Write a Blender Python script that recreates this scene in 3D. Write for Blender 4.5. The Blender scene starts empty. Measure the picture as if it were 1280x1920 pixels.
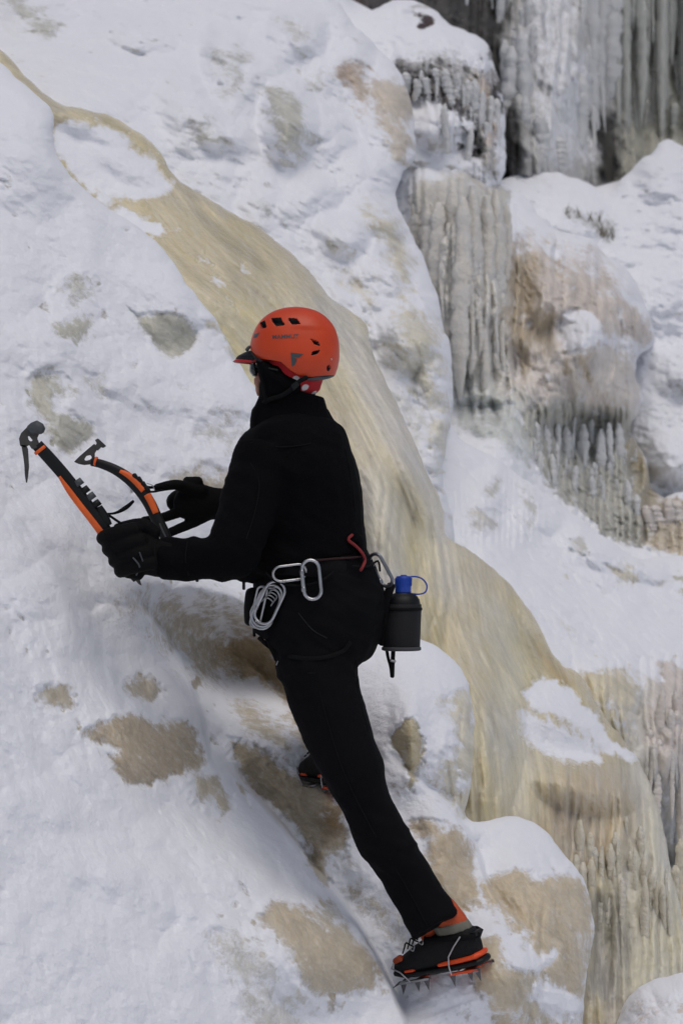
import bpy, bmesh, math, random
import numpy as np
from mathutils import Vector, Matrix
from mathutils.bvhtree import BVHTree
random.seed(7)
RNG = np.random.RandomState(11)
SC = bpy.context.scene
COL = SC.collection

# ------------------------------------------------------------------ camera, sky, sun, exposure
CAM_D, CAM_F, CAM_Z = 9.0, 6120.0, 1.6      # metres to the climber, focal length in photo pixels, eye height
cam_data = bpy.data.cameras.new("camera")
cam = bpy.data.objects.new("camera", cam_data); COL.objects.link(cam)
cam.location = (0, -CAM_D, CAM_Z); cam.rotation_euler = (math.radians(90), 0, 0)
cam_data.sensor_fit = 'VERTICAL'; cam_data.sensor_height = 36.0
cam_data.lens = 36.0 * CAM_F / 1920.0
cam_data.clip_start = 0.1; cam_data.clip_end = 2000
cam_data.dof.use_dof = True; cam_data.dof.focus_distance = 8.95; cam_data.dof.aperture_fstop = 5.6
SC.camera = cam

SUN_EL, SUN_AZ = math.radians(68), math.radians(20)   # veiled, from behind the camera's right shoulder
world = bpy.data.worlds.new("World"); SC.world = world; world.use_nodes = True
wn = world.node_tree; wn.nodes.clear()
sky = wn.nodes.new("ShaderNodeTexSky"); sky.sky_type = 'NISHITA'; sky.sun_disc = False
sky.sun_elevation = SUN_EL; sky.sun_rotation = math.pi + SUN_AZ * -1
sky.air_density = 1.0; sky.dust_density = 4.0; sky.ozone_density = 1.0
bg = wn.nodes.new("ShaderNodeBackground"); bg.inputs[1].default_value = 0.115
wo = wn.nodes.new("ShaderNodeOutputWorld")
wn.links.new(sky.outputs[0], bg.inputs[0]); wn.links.new(bg.outputs[0], wo.inputs[0])
sun_d = bpy.data.lights.new("sun", 'SUN'); sun_d.energy = 1.1; sun_d.angle = math.radians(45); sun_d.color = (1.0, 0.98, 0.955)
sun = bpy.data.objects.new("sun", sun_d); COL.objects.link(sun)
_sd = Vector((math.sin(SUN_AZ) * math.cos(SUN_EL), -math.cos(SUN_AZ) * math.cos(SUN_EL), math.sin(SUN_EL)))
sun.rotation_euler = _sd.to_track_quat('Z', 'Y').to_euler(); sun.location = _sd * 30
SC.view_settings.view_transform = 'Standard'; SC.view_settings.look = 'None'
SC.view_settings.exposure = -0.50; SC.view_settings.gamma = 1.0; SC.view_settings.use_curve_mapping = False
SC.cycles.max_bounces = 6; SC.cycles.diffuse_bounces = 3; SC.cycles.glossy_bounces = 2
SC.cycles.transmission_bounces = 4; SC.cycles.use_denoising = True

# ------------------------------------------------------------------ tagging helpers
def tag(o, label=None, cat=None, group=None, kind=None):
    if label: o['label'] = label
    if cat: o['category'] = cat
    if group: o['group'] = group
    if kind: o['kind'] = kind
    return o

def empty(name, loc=(0, 0, 0)):
    o = bpy.data.objects.new(name, None); COL.objects.link(o); o.location = loc
    o.empty_display_size = 0.1
    return o

def wmat(o):
    if o.parent is None: return o.matrix_basis.copy()
    return wmat(o.parent) @ o.matrix_parent_inverse @ o.matrix_basis

def link(name, me, mat=None, parent=None):
    o = bpy.data.objects.new(name, me); COL.objects.link(o)
    if mat is not None and not me.materials: me.materials.append(mat)
    if parent is not None:
        o.parent = parent; o.matrix_parent_inverse = wmat(parent).inverted()
    return o

def mesh_from(name, verts, faces, smooth=True):
    me = bpy.data.meshes.new(name)
    me.from_pydata([tuple(map(float, v)) for v in verts], [], [tuple(int(i) for i in f) for f in faces])
    if smooth:
        me.polygons.foreach_set('use_smooth', [True] * len(me.polygons))
    me.update()
    return me

def P(u, v, Y):
    """a point seen at photo pixel (u, v) lying Y metres beyond the climber"""
    k = (CAM_D + Y) / CAM_F
    return Vector(((u - 640) * k, Y, CAM_Z + (960 - v) * k))

# ------------------------------------------------------------------ noise
_perm = RNG.permutation(256).astype(np.int32); _perm = np.concatenate([_perm, _perm, _perm])
_g = RNG.normal(size=(256, 3)); _g /= np.linalg.norm(_g, axis=1)[:, None]; _g = _g.astype(np.float32)
def perlin(x, y, z):
    x = np.asarray(x, np.float32); y = np.asarray(y, np.float32); z = np.asarray(z, np.float32)
    xi = np.floor(x).astype(np.int32); yi = np.floor(y).astype(np.int32); zi = np.floor(z).astype(np.int32)
    xf, yf, zf = x - xi, y - yi, z - zi
    xi &= 255; yi &= 255; zi &= 255
    u = xf**3 * (xf * (xf * 6 - 15) + 10); v = yf**3 * (yf * (yf * 6 - 15) + 10); w = zf**3 * (zf * (zf * 6 - 15) + 10)
    def gr(dx, dy, dz):
        h = _perm[_perm[_perm[xi + dx] + yi + dy] + zi + dz] & 255
        g = _g[h]
        return g[..., 0] * (xf - dx) + g[..., 1] * (yf - dy) + g[..., 2] * (zf - dz)
    a = gr(0,0,0) * (1-u) + gr(1,0,0) * u; b = gr(0,1,0) * (1-u) + gr(1,1,0) * u
    c = gr(0,0,1) * (1-u) + gr(1,0,1) * u; d = gr(0,1,1) * (1-u) + gr(1,1,1) * u
    return ((a * (1-v) + b * v) * (1-w) + (c * (1-v) + d * v) * w) * 1.6
def fbm(x, y, z, o=4, gain=0.5, lac=2.03, billow=False):
    s = 0; a = 1.0; t = 0
    for i in range(o):
        n = perlin(x + 17.3 * i, y + 5.1 * i, z + 9.7 * i)
        if billow: n = 1 - 2 * np.abs(n) * 1.3
        s = s + a * n; t += a; a *= gain; x = x * lac; y = y * lac; z = z * lac
    return s / t
def worley(x, y, z):
    """distance to the nearest of jittered cell points: the cauliflower knobs of frozen spray"""
    xi = np.floor(x).astype(np.int32); yi = np.floor(y).astype(np.int32); zi = np.floor(z).astype(np.int32)
    best = np.full(np.shape(x), 9.0, np.float32)
    for dx in (-1, 0, 1):
        for dy in (-1, 0, 1):
            for dz in (-1, 0, 1):
                h = _perm[_perm[_perm[(xi + dx) & 255] + ((yi + dy) & 255)] + ((zi + dz) & 255)] & 255
                g = _g[h] * 0.45 + 0.5
                d = (xi + dx + g[..., 0] - x)**2 + (yi + dy + g[..., 1] - y)**2 + (zi + dz + g[..., 2] - z)**2
                best = np.minimum(best, d)
    return np.sqrt(best)
def sst(a, b, x):
    t = np.clip((x - a) / (b - a), 0, 1); return t * t * (3 - 2 * t)

# ------------------------------------------------------------------ polygons in the photo's plane
def seg_dist(U, V, poly, closed=True):
    """distance, closest point, tangent sign and arc length to a polyline for every point"""
    p = np.asarray(poly, np.float32)
    q = np.roll(p, -1, 0) if closed else p[1:]
    if not closed: p = p[:-1]
    best = np.full(U.shape, 1e12, np.float32); cu = np.zeros_like(best); cv = np.zeros_like(best)
    side = np.zeros_like(best); arc = np.zeros_like(best); acc = 0.0
    for (ax, ay), (bx, by) in zip(p, q):
        dx, dy = bx - ax, by - ay; L2 = dx * dx + dy * dy + 1e-9; L = math.sqrt(L2)
        t = np.clip(((U - ax) * dx + (V - ay) * dy) / L2, 0, 1)
        x = ax + t * dx; y = ay + t * dy
        d = (U - x)**2 + (V - y)**2
        m = d < best
        best = np.where(m, d, best); cu = np.where(m, x, cu); cv = np.where(m, y, cv)
        side = np.where(m, dx * (V - ay) - dy * (U - ax), side); arc = np.where(m, acc + t * L, arc)
        acc += L
    return np.sqrt(best), cu, cv, side, arc
def inside(U, V, poly):
    r = np.zeros(U.shape, bool); n = len(poly)
    for i in range(n):
        x1, y1 = poly[i]; x2, y2 = poly[(i + 1) % n]
        if y1 == y2: continue
        c = ((V < y1) != (V < y2)) & (U < (x2 - x1) * (V - y1) / (y2 - y1) + x1)
        r ^= c
    return r
def smooth_poly(pts, step=9.0, rough=0.0, scale=30.0, closed=True):
    """Catmull-Rom through the points, resampled, then made uneven"""
    n = len(pts); out = []
    rng = range(n) if closed else range(n - 1)
    for i in rng:
        if closed: p0, p1, p2, p3 = pts[i-1], pts[i], pts[(i+1) % n], pts[(i+2) % n]
        else: p0, p1, p2, p3 = pts[max(i-1,0)], pts[i], pts[i+1], pts[min(i+2,n-1)]
        L = math.hypot(p2[0]-p1[0], p2[1]-p1[1]); m = max(1, int(L / step))
        for k in range(m):
            t = k / m
            f = lambda a, b, c, d: 0.5*((2*b)+(-a+c)*t+(2*a-5*b+4*c-d)*t*t+(-a+3*b-3*c+d)*t**3)
            out.append((f(p0[0],p1[0],p2[0],p3[0]), f(p0[1],p1[1],p2[1],p3[1])))
    if not closed: out.append(tuple(pts[-1]))
    a = np.array(out, np.float32)
    if rough:
        a[:, 0] += rough * fbm(a[:,0]/scale, a[:,1]/scale, np.full(len(a), 3.3), 3) * 1.6
        a[:, 1] += rough * fbm(a[:,0]/scale + 40, a[:,1]/scale, np.full(len(a), 8.3), 3) * 1.6
    return a
def rbf(ctrl, U, V):
    c = np.array(ctrl, float); s = 500.0
    x = c[:, :2] / s; n = len(c)
    def phi(r2): return 0.5 * r2 * np.log(r2 + 1e-9)
    A = np.zeros((n+3, n+3)); d = ((x[:, None] - x[None])**2).sum(-1)
    A[:n, :n] = phi(d) + np.eye(n) * 2e-3; A[:n, n] = 1; A[:n, n+1:] = x; A[n, :n] = 1; A[n+1:, :n] = x.T
    w = np.linalg.solve(A, np.concatenate([c[:, 2], [0, 0, 0]]))
    r = w[n] + w[n+1] * U / s + w[n+2] * V / s
    for i in range(n):
        r = r + w[i] * phi((U/s - x[i,0])**2 + (V/s - x[i,1])**2)
    return r
def coarse(fn, U0, V0, u, v, st=12.0):
    """evaluate a slow field on a coarse grid and interpolate it"""
    uu = np.arange(u[0], u[-1] + st * 1.01, st); vv = np.arange(v[0], v[-1] + st * 1.01, st)
    CU, CV = np.meshgrid(uu, vv)
    r = fn(CU.astype(np.float32), CV.astype(np.float32))
    single = not isinstance(r, tuple)
    if single: r = (r,)
    fx = (U0 - uu[0]) / st; fy = (V0 - vv[0]) / st
    ix = np.clip(fx.astype(int), 0, len(uu) - 2); iy = np.clip(fy.astype(int), 0, len(vv) - 2)
    tx = fx - ix; ty = fy - iy
    o = tuple((a[iy, ix]*(1-tx) + a[iy, ix+1]*tx)*(1-ty) + (a[iy+1, ix]*(1-tx) + a[iy+1, ix+1]*tx)*ty for a in r)
    return o[0] if single else o

SAMPLE = {}
def relief(name, outline, ctrl, step=2.5, patches=(), bumps=(), cliffs=(), rough=3.0, edge=(26, 0.10), back=34,
           snow_amp=0.022, ice_amp=0.012, ice_scale=0.10, col=(0.36, 0.32, 0.25), base_ice=0.0, guide=None, streak=0.0,
           ribs=(), knobs=(), leak=55.0, tilt=(1.15, 0.15), mat=None, colfn=None, mask_noise=0.28, drop=0.020, lumps=(0.22, 0.02), expose=0.5, soft_k=1.7):
    """One mass of the hillside: a displaced surface that curves away behind its own outline.
    ctrl: (u, v, depth); patches: (polygon, softness, strength, colour) where ice shows through the snow; a few paint the shade of gaps."""
    poly = smooth_poly(outline, 8.0, rough, 34.0)
    mn, mx = poly.min(0) - back - 4, poly.max(0) + back + 4
    u = np.arange(mn[0], mx[0], step, dtype=np.float32); v = np.arange(mn[1], mx[1], step, dtype=np.float32)
    U, V = np.meshgrid(u, v)
    def sd(a, b):
        d = seg_dist(a, b, poly)[0]; return np.where(inside(a, b, poly), d, -d)
    S = coarse(sd, U, V, u, v).astype(np.float32)
    near = np.abs(S) < 30
    d, cu, cv, _, _ = seg_dist(U[near], V[near], poly)
    ins = inside(U[near], V[near], poly)
    S[near] = np.where(ins, d, -d)
    CU, CV = U.copy(), V.copy()
    out = S < 0
    tu, tv = U.copy(), V.copy(); tu[near] = cu; tv[near] = cv
    far = out & ~near
    if far.any():
        _, a, b, _, _ = seg_dist(U[far], V[far], poly); tu[far] = a; tv[far] = b
    L = np.maximum(np.hypot(U - tu, V - tv), 1e-3)
    pull = 0.10 * (-S)
    CU = np.where(out, tu - (U - tu) / L * pull, U); CV = np.where(out, tv - (V - tv) / L * pull, V)
    Y0 = coarse(lambda a, b: rbf(ctrl, a, b), CU, CV, u, v, 16.0)
    K = (CAM_D + Y0) / CAM_F
    X = (CU - 640) * K; Z = (960 - CV) * K; Yn = Y0
    sc = K * 680 / 1.0
    # ---- ice showing through
    pu = CU + 34 * fbm(X/0.26 + 7, Yn/0.5, Z/0.22, 2) + 30 * fbm(X/0.10, Yn/0.3, Z/0.10, 6, 0.65) + 5 * perlin(X/0.02, Yn/0.1, Z/0.02)
    pv = CV + 26 * fbm(X/0.26 + 17, Yn/0.5, Z/0.22, 2) + 24 * fbm(X/0.10 + 31, Yn/0.3, Z/0.10, 6, 0.65) + 5 * perlin(X/0.02 + 9, Yn/0.1, Z/0.02)
    ice = np.full(U.shape, base_ice, np.float32)
    C = np.empty(U.shape + (3,), np.float32); C[:] = col
    for pt in patches:
        pg, soft, stren = pt[0], pt[1] * soft_k, pt[2]; pc = pt[3] if len(pt) > 3 else None
        pg = smooth_poly(pg, 12.0, 0) if len(pg) > 4 else np.array(pg, np.float32)
        lo, hi = pg.min(0) - soft - 40, pg.max(0) + soft + 40
        m = (CU > lo[0]) & (CU < hi[0]) & (CV > lo[1]) & (CV < hi[1])
        if not m.any(): continue
        dd = seg_dist(pu[m], pv[m], pg)[0]; dd = np.where(inside(pu[m], pv[m], pg), dd, -dd)
        w = sst(-soft, soft, dd)
        if stren >= 0: ice[m] = np.maximum(ice[m], w * stren)
        else: ice[m] = ice[m] * (1 + w * stren)
        if pc is not None:
            wc = sst(-soft * 1.6, soft * 0.6, dd)[:, None]
            C[m] = C[m] * (1 - wc) + np.array(pc, np.float32) * wc
    # ---- depth
    D = Y0.copy(); FL = np.stack([X, Z, Yn], -1)
    for (bu, bv, ru, rv, ang, h) in bumps:
        ca, sa = math.cos(math.radians(ang)), math.sin(math.radians(ang))
        a = ((CU - bu) * ca + (CV - bv) * sa) / ru; b = (-(CU - bu) * sa + (CV - bv) * ca) / rv
        r2 = a * a + b * b
        D -= h * np.where(r2 < 1, (1 - r2)**1.5, 0)
    for (pl, h, lam, tap) in cliffs:
        pl = smooth_poly(pl, 10.0, 2.5, 24.0, closed=False)
        def f(a, b):
            d, _, _, s, arc = seg_dist(a, b, pl, closed=False); return d * np.sign(s), arc
        lo, hi = pl.min(0) - lam * 4, pl.max(0) + lam * 4
        m = (CU > lo[0]) & (CU < hi[0]) & (CV > lo[1]) & (CV < hi[1])
        d, arc = f(CU[m], CV[m]); tot = arc.max()
        am = h * sst(0, tap * tot + 1, arc) * sst(0, 0.12 * tot + 1, tot - arc)
        # left of travel (negative side) is the far, lower side
        D[m] += am * np.where(d < 0, np.exp(d / lam), 0) * sst(0, 13.0, -d)
    g = K * step
    acc = np.zeros(U.shape[1], np.float32); R = np.zeros_like(D); dec = math.exp(-step / leak)
    dev = (tilt[1] - tilt[0]) * np.clip(ice, 0, 1) * g
    for i in range(U.shape[0] - 1, -1, -1):
        acc = acc * dec + dev[i]; R[i] = acc
    # soften sideways so that columns stay continuous
    for _ in range(3): R[:, 1:-1] = (R[:, :-2] + 2 * R[:, 1:-1] + R[:, 2:]) / 4
    D += R
    D += drop * sst(0.15, 0.6, ice)
    n1 = fbm(X/0.42, Yn/0.42, Z/0.42, 3); n2 = fbm(X/0.11 + 4, Yn/0.11, Z/0.11, 4); n3 = perlin(X/0.022, Yn/0.022 + 3, Z/0.022)
    sn = 1 - np.clip(ice, 0, 1)
    n4 = fbm(X/0.045 + 8, Yn/0.045, Z/0.045, 3); pit = np.clip(perlin(X/0.05, Yn/0.05 + 2, Z/0.04) - 0.32, 0, 1) * sst(-0.1, 0.25, n1)
    D += sn * (snow_amp * 1.3 * n1 + snow_amp * 0.85 * n2 + snow_amp * 0.22 * n4 * (0.5 + sst(-0.2, 0.3, n1)) + snow_amp * 0.06 * n3 + 0.03 * pit)
    ice = ice + 0.5 * sst(0.10, 0.3, pit) * (ice < 0.5)
    bl = fbm(X/ice_scale, Yn/ice_scale, Z/(ice_scale*1.6), 4, 0.55, billow=True)
    D -= (1 - sn) * (ice_amp * bl + ice_amp * 0.25 * n3)
    if lumps:
        q, am = lumps; wx = 0.30 * fbm(X/(q*1.4) + 3, Yn/(q*1.4), Z/(q*1.4), 3)
        k1 = np.sqrt(np.clip(1 - worley(X/q + wx, Yn*0 + 1.7, Z/(q*0.8) + wx)**2, 0, 1)); k2 = np.sqrt(np.clip(1 - worley(X/(q*0.42) + wx*2, Yn*0 + 4.1, Z/(q*0.36))**2, 0, 1))
        wl = sst(-0.35, 0.3, fbm(X/(q*3.1) + 11, Yn/(q*3.1), Z/(q*3.1), 2))
        D -= am * (0.25 + 0.75 * wl) * (k1 - 0.7) + am * 0.33 * wl * (k2 - 0.7)
    if expose:
        sl = np.zeros_like(D); sl[1:-1] = -(D[2:] - D[:-2]) / (2 * g[1:-1])
        for _ in range(4):
            sl[1:-1] = (sl[:-2] + 2*sl[1:-1] + sl[2:]) / 4; sl[:, 1:-1] = (sl[:, :-2] + 2*sl[:, 1:-1] + sl[:, 2:]) / 4
        st_ = sst(0.40, -0.35, sl) * (0.55 + 0.9 * fbm(X/0.07, Yn/0.07, Z/0.07, 3))
        ice = np.maximum(ice, expose * np.clip(st_, 0, 1.2))
    # thin snow lying unevenly over the ice
    fr_ = fbm(X/0.16 + 21, Yn/0.16, Z/0.12, 4, 0.6)
    if base_ice < 0.5: ice = ice - 0.30 * sst(0.0, 0.45, fr_) * (ice > 0.2) * 1.0 - 0.10 * sst(-0.2, 0.2, fr_) * sst(0.2, 0.5, ice)
    if guide is not None and streak:
        gp = smooth_poly(guide, 20.0, 0, closed=False)
        def f(a, b):
            d, _, _, s, arc = seg_dist(a, b, gp, closed=False); return d * np.sign(s), arc
        gd, ga = coarse(f, CU, CV, u, v, 10.0)
        FL = np.stack([gd/680, ga/680, gd*0], -1)
        s1 = fbm(gd/22.0, ga/190.0, Yn*0 + 2, 4, 0.6); s2 = perlin(gd/6.0, ga/110.0, Yn*0 + 7)
        s3 = fbm(gd/60.0, ga/260.0, Yn*0 + 5, 3)
        D -= streak * (s1 + 0.35 * s2 + 1.2 * s3) * np.clip(ice, 0, 1)
        C *= (1 + 0.13 * s1 + 0.07 * s2 + 0.10 * s3)[..., None]; C[..., 1] *= 1 - 0.05 * s3
        C[..., 2] *= 1 - 0.34 * s3
        ice -= 0.35 * sst(0.25, 0.7, s1 + 0.4 * s3) * (base_ice > 0.5)
    for (pg, wpx, amp, soft) in ribs:
        pg = smooth_poly(pg, 14.0, 0)
        lo, hi = pg.min(0) - soft, pg.max(0) + soft
        m = (CU > lo[0]) & (CU < hi[0]) & (CV > lo[1]) & (CV < hi[1])
        if not m.any(): continue
        dd = seg_dist(CU[m], CV[m], pg)[0]; dd = np.where(inside(CU[m], CV[m], pg), dd, -dd)
        w = sst(-soft, soft, dd)
        ph = CU[m] / wpx + 0.9 * perlin(CU[m]/(wpx*2.3), CV[m]/260.0, CU[m]*0 + 1) + 0.25 * perlin(CU[m]/40, CV[m]/60.0, CU[m]*0 + 4)
        fr = ph - np.floor(ph); idx = np.floor(ph)
        prof = np.sin(np.pi * fr)**0.75
        hgt = 0.65 + 0.6 * perlin(idx * 0.37 + 0.5, CV[m]/120.0, idx*0 + 2)
        D[m] -= w * amp * (prof * hgt - 0.4)
        C[m] *= (1 - 0.12 * w * (1 - prof))[:, None]
    for (pg, scm, amp, soft) in knobs:
        pg = smooth_poly(pg, 14.0, 0)
        lo, hi = pg.min(0) - soft, pg.max(0) + soft
        m = (CU > lo[0]) & (CU < hi[0]) & (CV > lo[1]) & (CV < hi[1])
        if not m.any(): continue
        dd = seg_dist(CU[m], CV[m], pg)[0]; dd = np.where(inside(CU[m], CV[m], pg), dd, -dd)
        w = sst(-soft, soft, dd)
        x, y, z = X[m]/scm, D[m]*0 + 3.3, Z[m]/(scm*1.35)
        x = x + 0.35 * perlin(x, y, z)
        k = np.sqrt(np.clip(1 - worley(x, y, z)**2, 0, 1)) + 0.35 * np.sqrt(np.clip(1 - worley(x*2.7, y, z*2.7)**2, 0, 1))
        D[m] -= w * amp * (k - 0.8)
    if colfn is not None: colfn(C, ice, CU, CV, X, Yn, Z)
    r, R = edge
    s = np.clip(S, 0, r) / r
    D += np.where(S < r, R * (1 - np.sqrt(np.clip(1 - (1 - s)**2, 0, 1))), 0)
    D += np.where(out, 0.012 * (-S) + 0.0006 * S * S, 0)
    K2 = (CAM_D + D) / CAM_F
    co = np.stack([(CU - 640) * K2, D, CAM_Z + (960 - CV) * K2], -1)
    SAMPLE[name] = (u, v, D, S)
    keep = S > -back
    idx = np.full(U.shape, -1, np.int64); idx[keep] = np.arange(keep.sum())
    q = keep[:-1, :-1] & keep[1:, :-1] & keep[:-1, 1:] & keep[1:, 1:]
    quads = np.stack([idx[:-1, :-1][q], idx[1:, :-1][q], idx[1:, 1:][q], idx[:-1, 1:][q]], -1).astype(np.int32)
    me = bpy.data.meshes.new(name)
    nv, nf = int(keep.sum()), len(quads)
    me.vertices.add(nv); me.vertices.foreach_set('co', co[keep].astype(np.float32).ravel())
    me.loops.add(nf * 4); me.loops.foreach_set('vertex_index', quads.ravel())
    me.polygons.add(nf); me.polygons.foreach_set('loop_start', np.arange(0, nf * 4, 4, dtype=np.int32))
    me.polygons.foreach_set('loop_total', np.full(nf, 4, np.int32))
    me.polygons.foreach_set('use_smooth', np.ones(nf, bool))
    me.update(calc_edges=True)
    a = me.attributes.new('ice', 'FLOAT', 'POINT'); a.data.foreach_set('value', (ice + 0*U)[keep].astype(np.float32).ravel())
    a = me.attributes.new('ice_colour', 'FLOAT_COLOR', 'POINT')
    cc = np.concatenate([np.clip(C[keep], 0.0, 1), np.ones((nv, 1), np.float32)], 1)
    a.data.foreach_set('color', cc.astype(np.float32).ravel())
    a = me.attributes.new('grain', 'FLOAT_VECTOR', 'POINT'); a.data.foreach_set('vector', FL[keep].astype(np.float32).ravel())
    me.materials.append(mat)
    o = bpy.data.objects.new(name, me); COL.objects.link(o)
    return o
def depth(name, u, v):
    uu, vv, D, S = SAMPLE[name]
    i = int(np.clip(round((v - vv[0]) / (vv[1] - vv[0])), 0, len(vv) - 1)); j = int(np.clip(round((u - uu[0]) / (uu[1] - uu[0])), 0, len(uu) - 1))
    return float(D[i, j])

# ------------------------------------------------------------------ materials
def nt(name):
    m = bpy.data.materials.new(name); m.use_nodes = True; t = m.node_tree; t.nodes.clear()
    out = t.nodes.new('ShaderNodeOutputMaterial'); b = t.nodes.new('ShaderNodeBsdfPrincipled')
    t.links.new(b.outputs[0], out.inputs[0])
    return m, t, b
def N(t, kind, **kw):
    n = t.nodes.new(kind)
    for k, v in kw.items():
        if k in ('operation', 'blend_type', 'data_type', 'attribute_name', 'interpolation_type', 'noise_type', 'feature', 'clamp'): setattr(n, k, v)
    return n
def noise(t, scale, detail=4, rough=0.55, vec=None, dist=0.0):
    n = t.nodes.new('ShaderNodeTexNoise'); n.inputs['Scale'].default_value = scale
    n.inputs['Detail'].default_value = detail; n.inputs['Roughness'].default_value = rough; n.inputs['Distortion'].default_value = dist
    if vec is not None: t.links.new(vec, n.inputs['Vector'])
    return n
def mathn(t, op, a, b=None, c=None, clamp=False):
    n = t.nodes.new('ShaderNodeMath'); n.operation = op; n.use_clamp = clamp
    for i, x in enumerate((a, b, c)):
        if x is None: continue
        if isinstance(x, (int, float)): n.inputs[i].default_value = x
        else: t.links.new(x, n.inputs[i])
    return n.outputs[0]
def mixc(t, f, a, b, mode='MIX'):
    n = t.nodes.new('ShaderNodeMix'); n.data_type = 'RGBA'; n.blend_type = mode
    for s, x in ((0, f), (6, a), (7, b)):
        if isinstance(x, (int, float)): n.inputs[s].default_value = x
        elif isinstance(x, tuple): n.inputs[s].default_value = x if len(x) == 4 else x + (1,)
        else: t.links.new(x, n.inputs[s])
    return n.outputs[2]
def coords(t):
    g = t.nodes.new('ShaderNodeNewGeometry'); return g.outputs['Position']
def stretched(t, vec, s):
    m = t.nodes.new('ShaderNodeMapping'); m.inputs['Scale'].default_value = s; t.links.new(vec, m.inputs['Vector']); return m.outputs[0]

def snow_ice(name='snow_and_ice', flow=(1, 1, 1), ice_rough=0.38, edge=0.5):
    m, t, b = nt(name)
    pos = coords(t)
    ai = t.nodes.new('ShaderNodeAttribute'); ai.attribute_name = 'ice'
    ac = t.nodes.new('ShaderNodeAttribute'); ac.attribute_name = 'ice_colour'
    n1 = noise(t, 26, 6, 0.65, pos, 0.4); n2 = noise(t, 120, 3, 0.6, pos)
    ag = t.nodes.new('ShaderNodeAttribute'); ag.attribute_name = 'grain'
    sv = stretched(t, ag.outputs['Vector'], flow); n3 = noise(t, 14, 6, 0.65, sv, 0.8); n4 = noise(t, 60, 4, 0.6, sv, 0.3)
    a = mathn(t, 'MULTIPLY_ADD', mathn(t, 'SUBTRACT', n1.outputs[0], 0.5), 1.15, ai.outputs['Fac'])
    a = mathn(t, 'MULTIPLY_ADD', mathn(t, 'SUBTRACT', n2.outputs[0], 0.5), 0.5, a)
    mr = t.nodes.new('ShaderNodeMapRange'); mr.interpolation_type = 'SMOOTHSTEP'
    mr.inputs['From Min'].default_value = edge - 0.26; mr.inputs['From Max'].default_value = edge + 0.26
    t.links.new(a, mr.inputs['Value']); fac = mr.outputs[0]
    # ice colour: veins, bubbles and cloudy white zones
    v1 = t.nodes.new('ShaderNodeMapRange'); v1.inputs['To Min'].default_value = 0.80; v1.inputs['To Max'].default_value = 1.18
    v1.inputs['From Min'].default_value = 0.3; v1.inputs['From Max'].default_value = 0.7
    t.links.new(n3.outputs[0], v1.inputs['Value'])
    vc = t.nodes.new('ShaderNodeVectorMath'); vc.operation = 'SCALE'; t.links.new(ac.outputs['Color'], vc.inputs[0]); t.links.new(v1.outputs[0], vc.inputs['Scale'])
    cl = t.nodes.new('ShaderNodeMapRange'); cl.interpolation_type = 'SMOOTHSTEP'; cl.inputs['From Min'].default_value = 0.45; cl.inputs['From Max'].default_value = 0.72
    cl.inputs['To Max'].default_value = 0.45
    t.links.new(n4.outputs[0], cl.inputs['Value'])
    lum = t.nodes.new('ShaderNodeMapRange'); lum.inputs['From Min'].default_value = 0.12; lum.inputs['From Max'].default_value = 0.4
    t.links.new(ac.outputs['Color'], lum.inputs['Value'])
    icec = mixc(t, mathn(t, 'MULTIPLY', cl.outputs[0], lum.outputs[0]), vc.outputs[0], (0.63, 0.61, 0.53))
    sc = noise(t, 5, 4, 0.6, pos)
    snowc = mixc(t, sc.outputs[0], (0.785, 0.80, 0.84), (0.835, 0.845, 0.875))
    c = mixc(t, fac, snowc, icec)
    t.links.new(c, b.inputs['Base Color'])
    r = mathn(t, 'MULTIPLY_ADD', fac, -(0.85 - ice_rough), 0.85)
    r = mathn(t, 'MULTIPLY_ADD', n2.outputs[0], 0.18, r); t.links.new(r, b.inputs['Roughness'])
    b.inputs['Specular IOR Level'].default_value = 0.45
    t.links.new(mathn(t, 'MULTIPLY', mathn(t, 'MULTIPLY', fac, 0.65), lum.outputs[0]), b.inputs['Subsurface Weight']); b.inputs['Subsurface Radius'].default_value = (0.9, 0.85, 0.6); b.inputs['Subsurface Scale'].default_value = 0.035
    h = mathn(t, 'MULTIPLY', n2.outputs[0], 0.5)
    h = mathn(t, 'ADD', h, n1.outputs[0])
    h = mathn(t, 'MULTIPLY_ADD', n4.outputs[0], fac, h)
    bp = t.nodes.new('ShaderNodeBump'); bp.inputs['Strength'].default_value = 0.45; bp.inputs['Distance'].default_value = 0.012
    t.links.new(h, bp.inputs['Height']); t.links.new(bp.outputs[0], b.inputs['Normal'])
    return m
M_SNOW = snow_ice()
M_FLOW = snow_ice('flowing_ice', (1.7, 0.28, 1.0), 0.14)
M_DRIP = snow_ice('dripping_ice', (1.8, 0.35, 1.0), 0.30)
M_CRUST = snow_ice('wet_crust', (1, 1, 1), 0.35)

# colours of ice
TAN = (0.56, 0.50, 0.39); YEL = (0.62, 0.545, 0.37); GRY = (0.62, 0.61, 0.57); CLR = (0.53, 0.52, 0.44)
PNK = (0.45, 0.35, 0.28); BRN = (0.26, 0.17, 0.08); PALE = (0.68, 0.635, 0.51); GRN = (0.66, 0.62, 0.49); RCK = (0.05, 0.045, 0.045)
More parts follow.
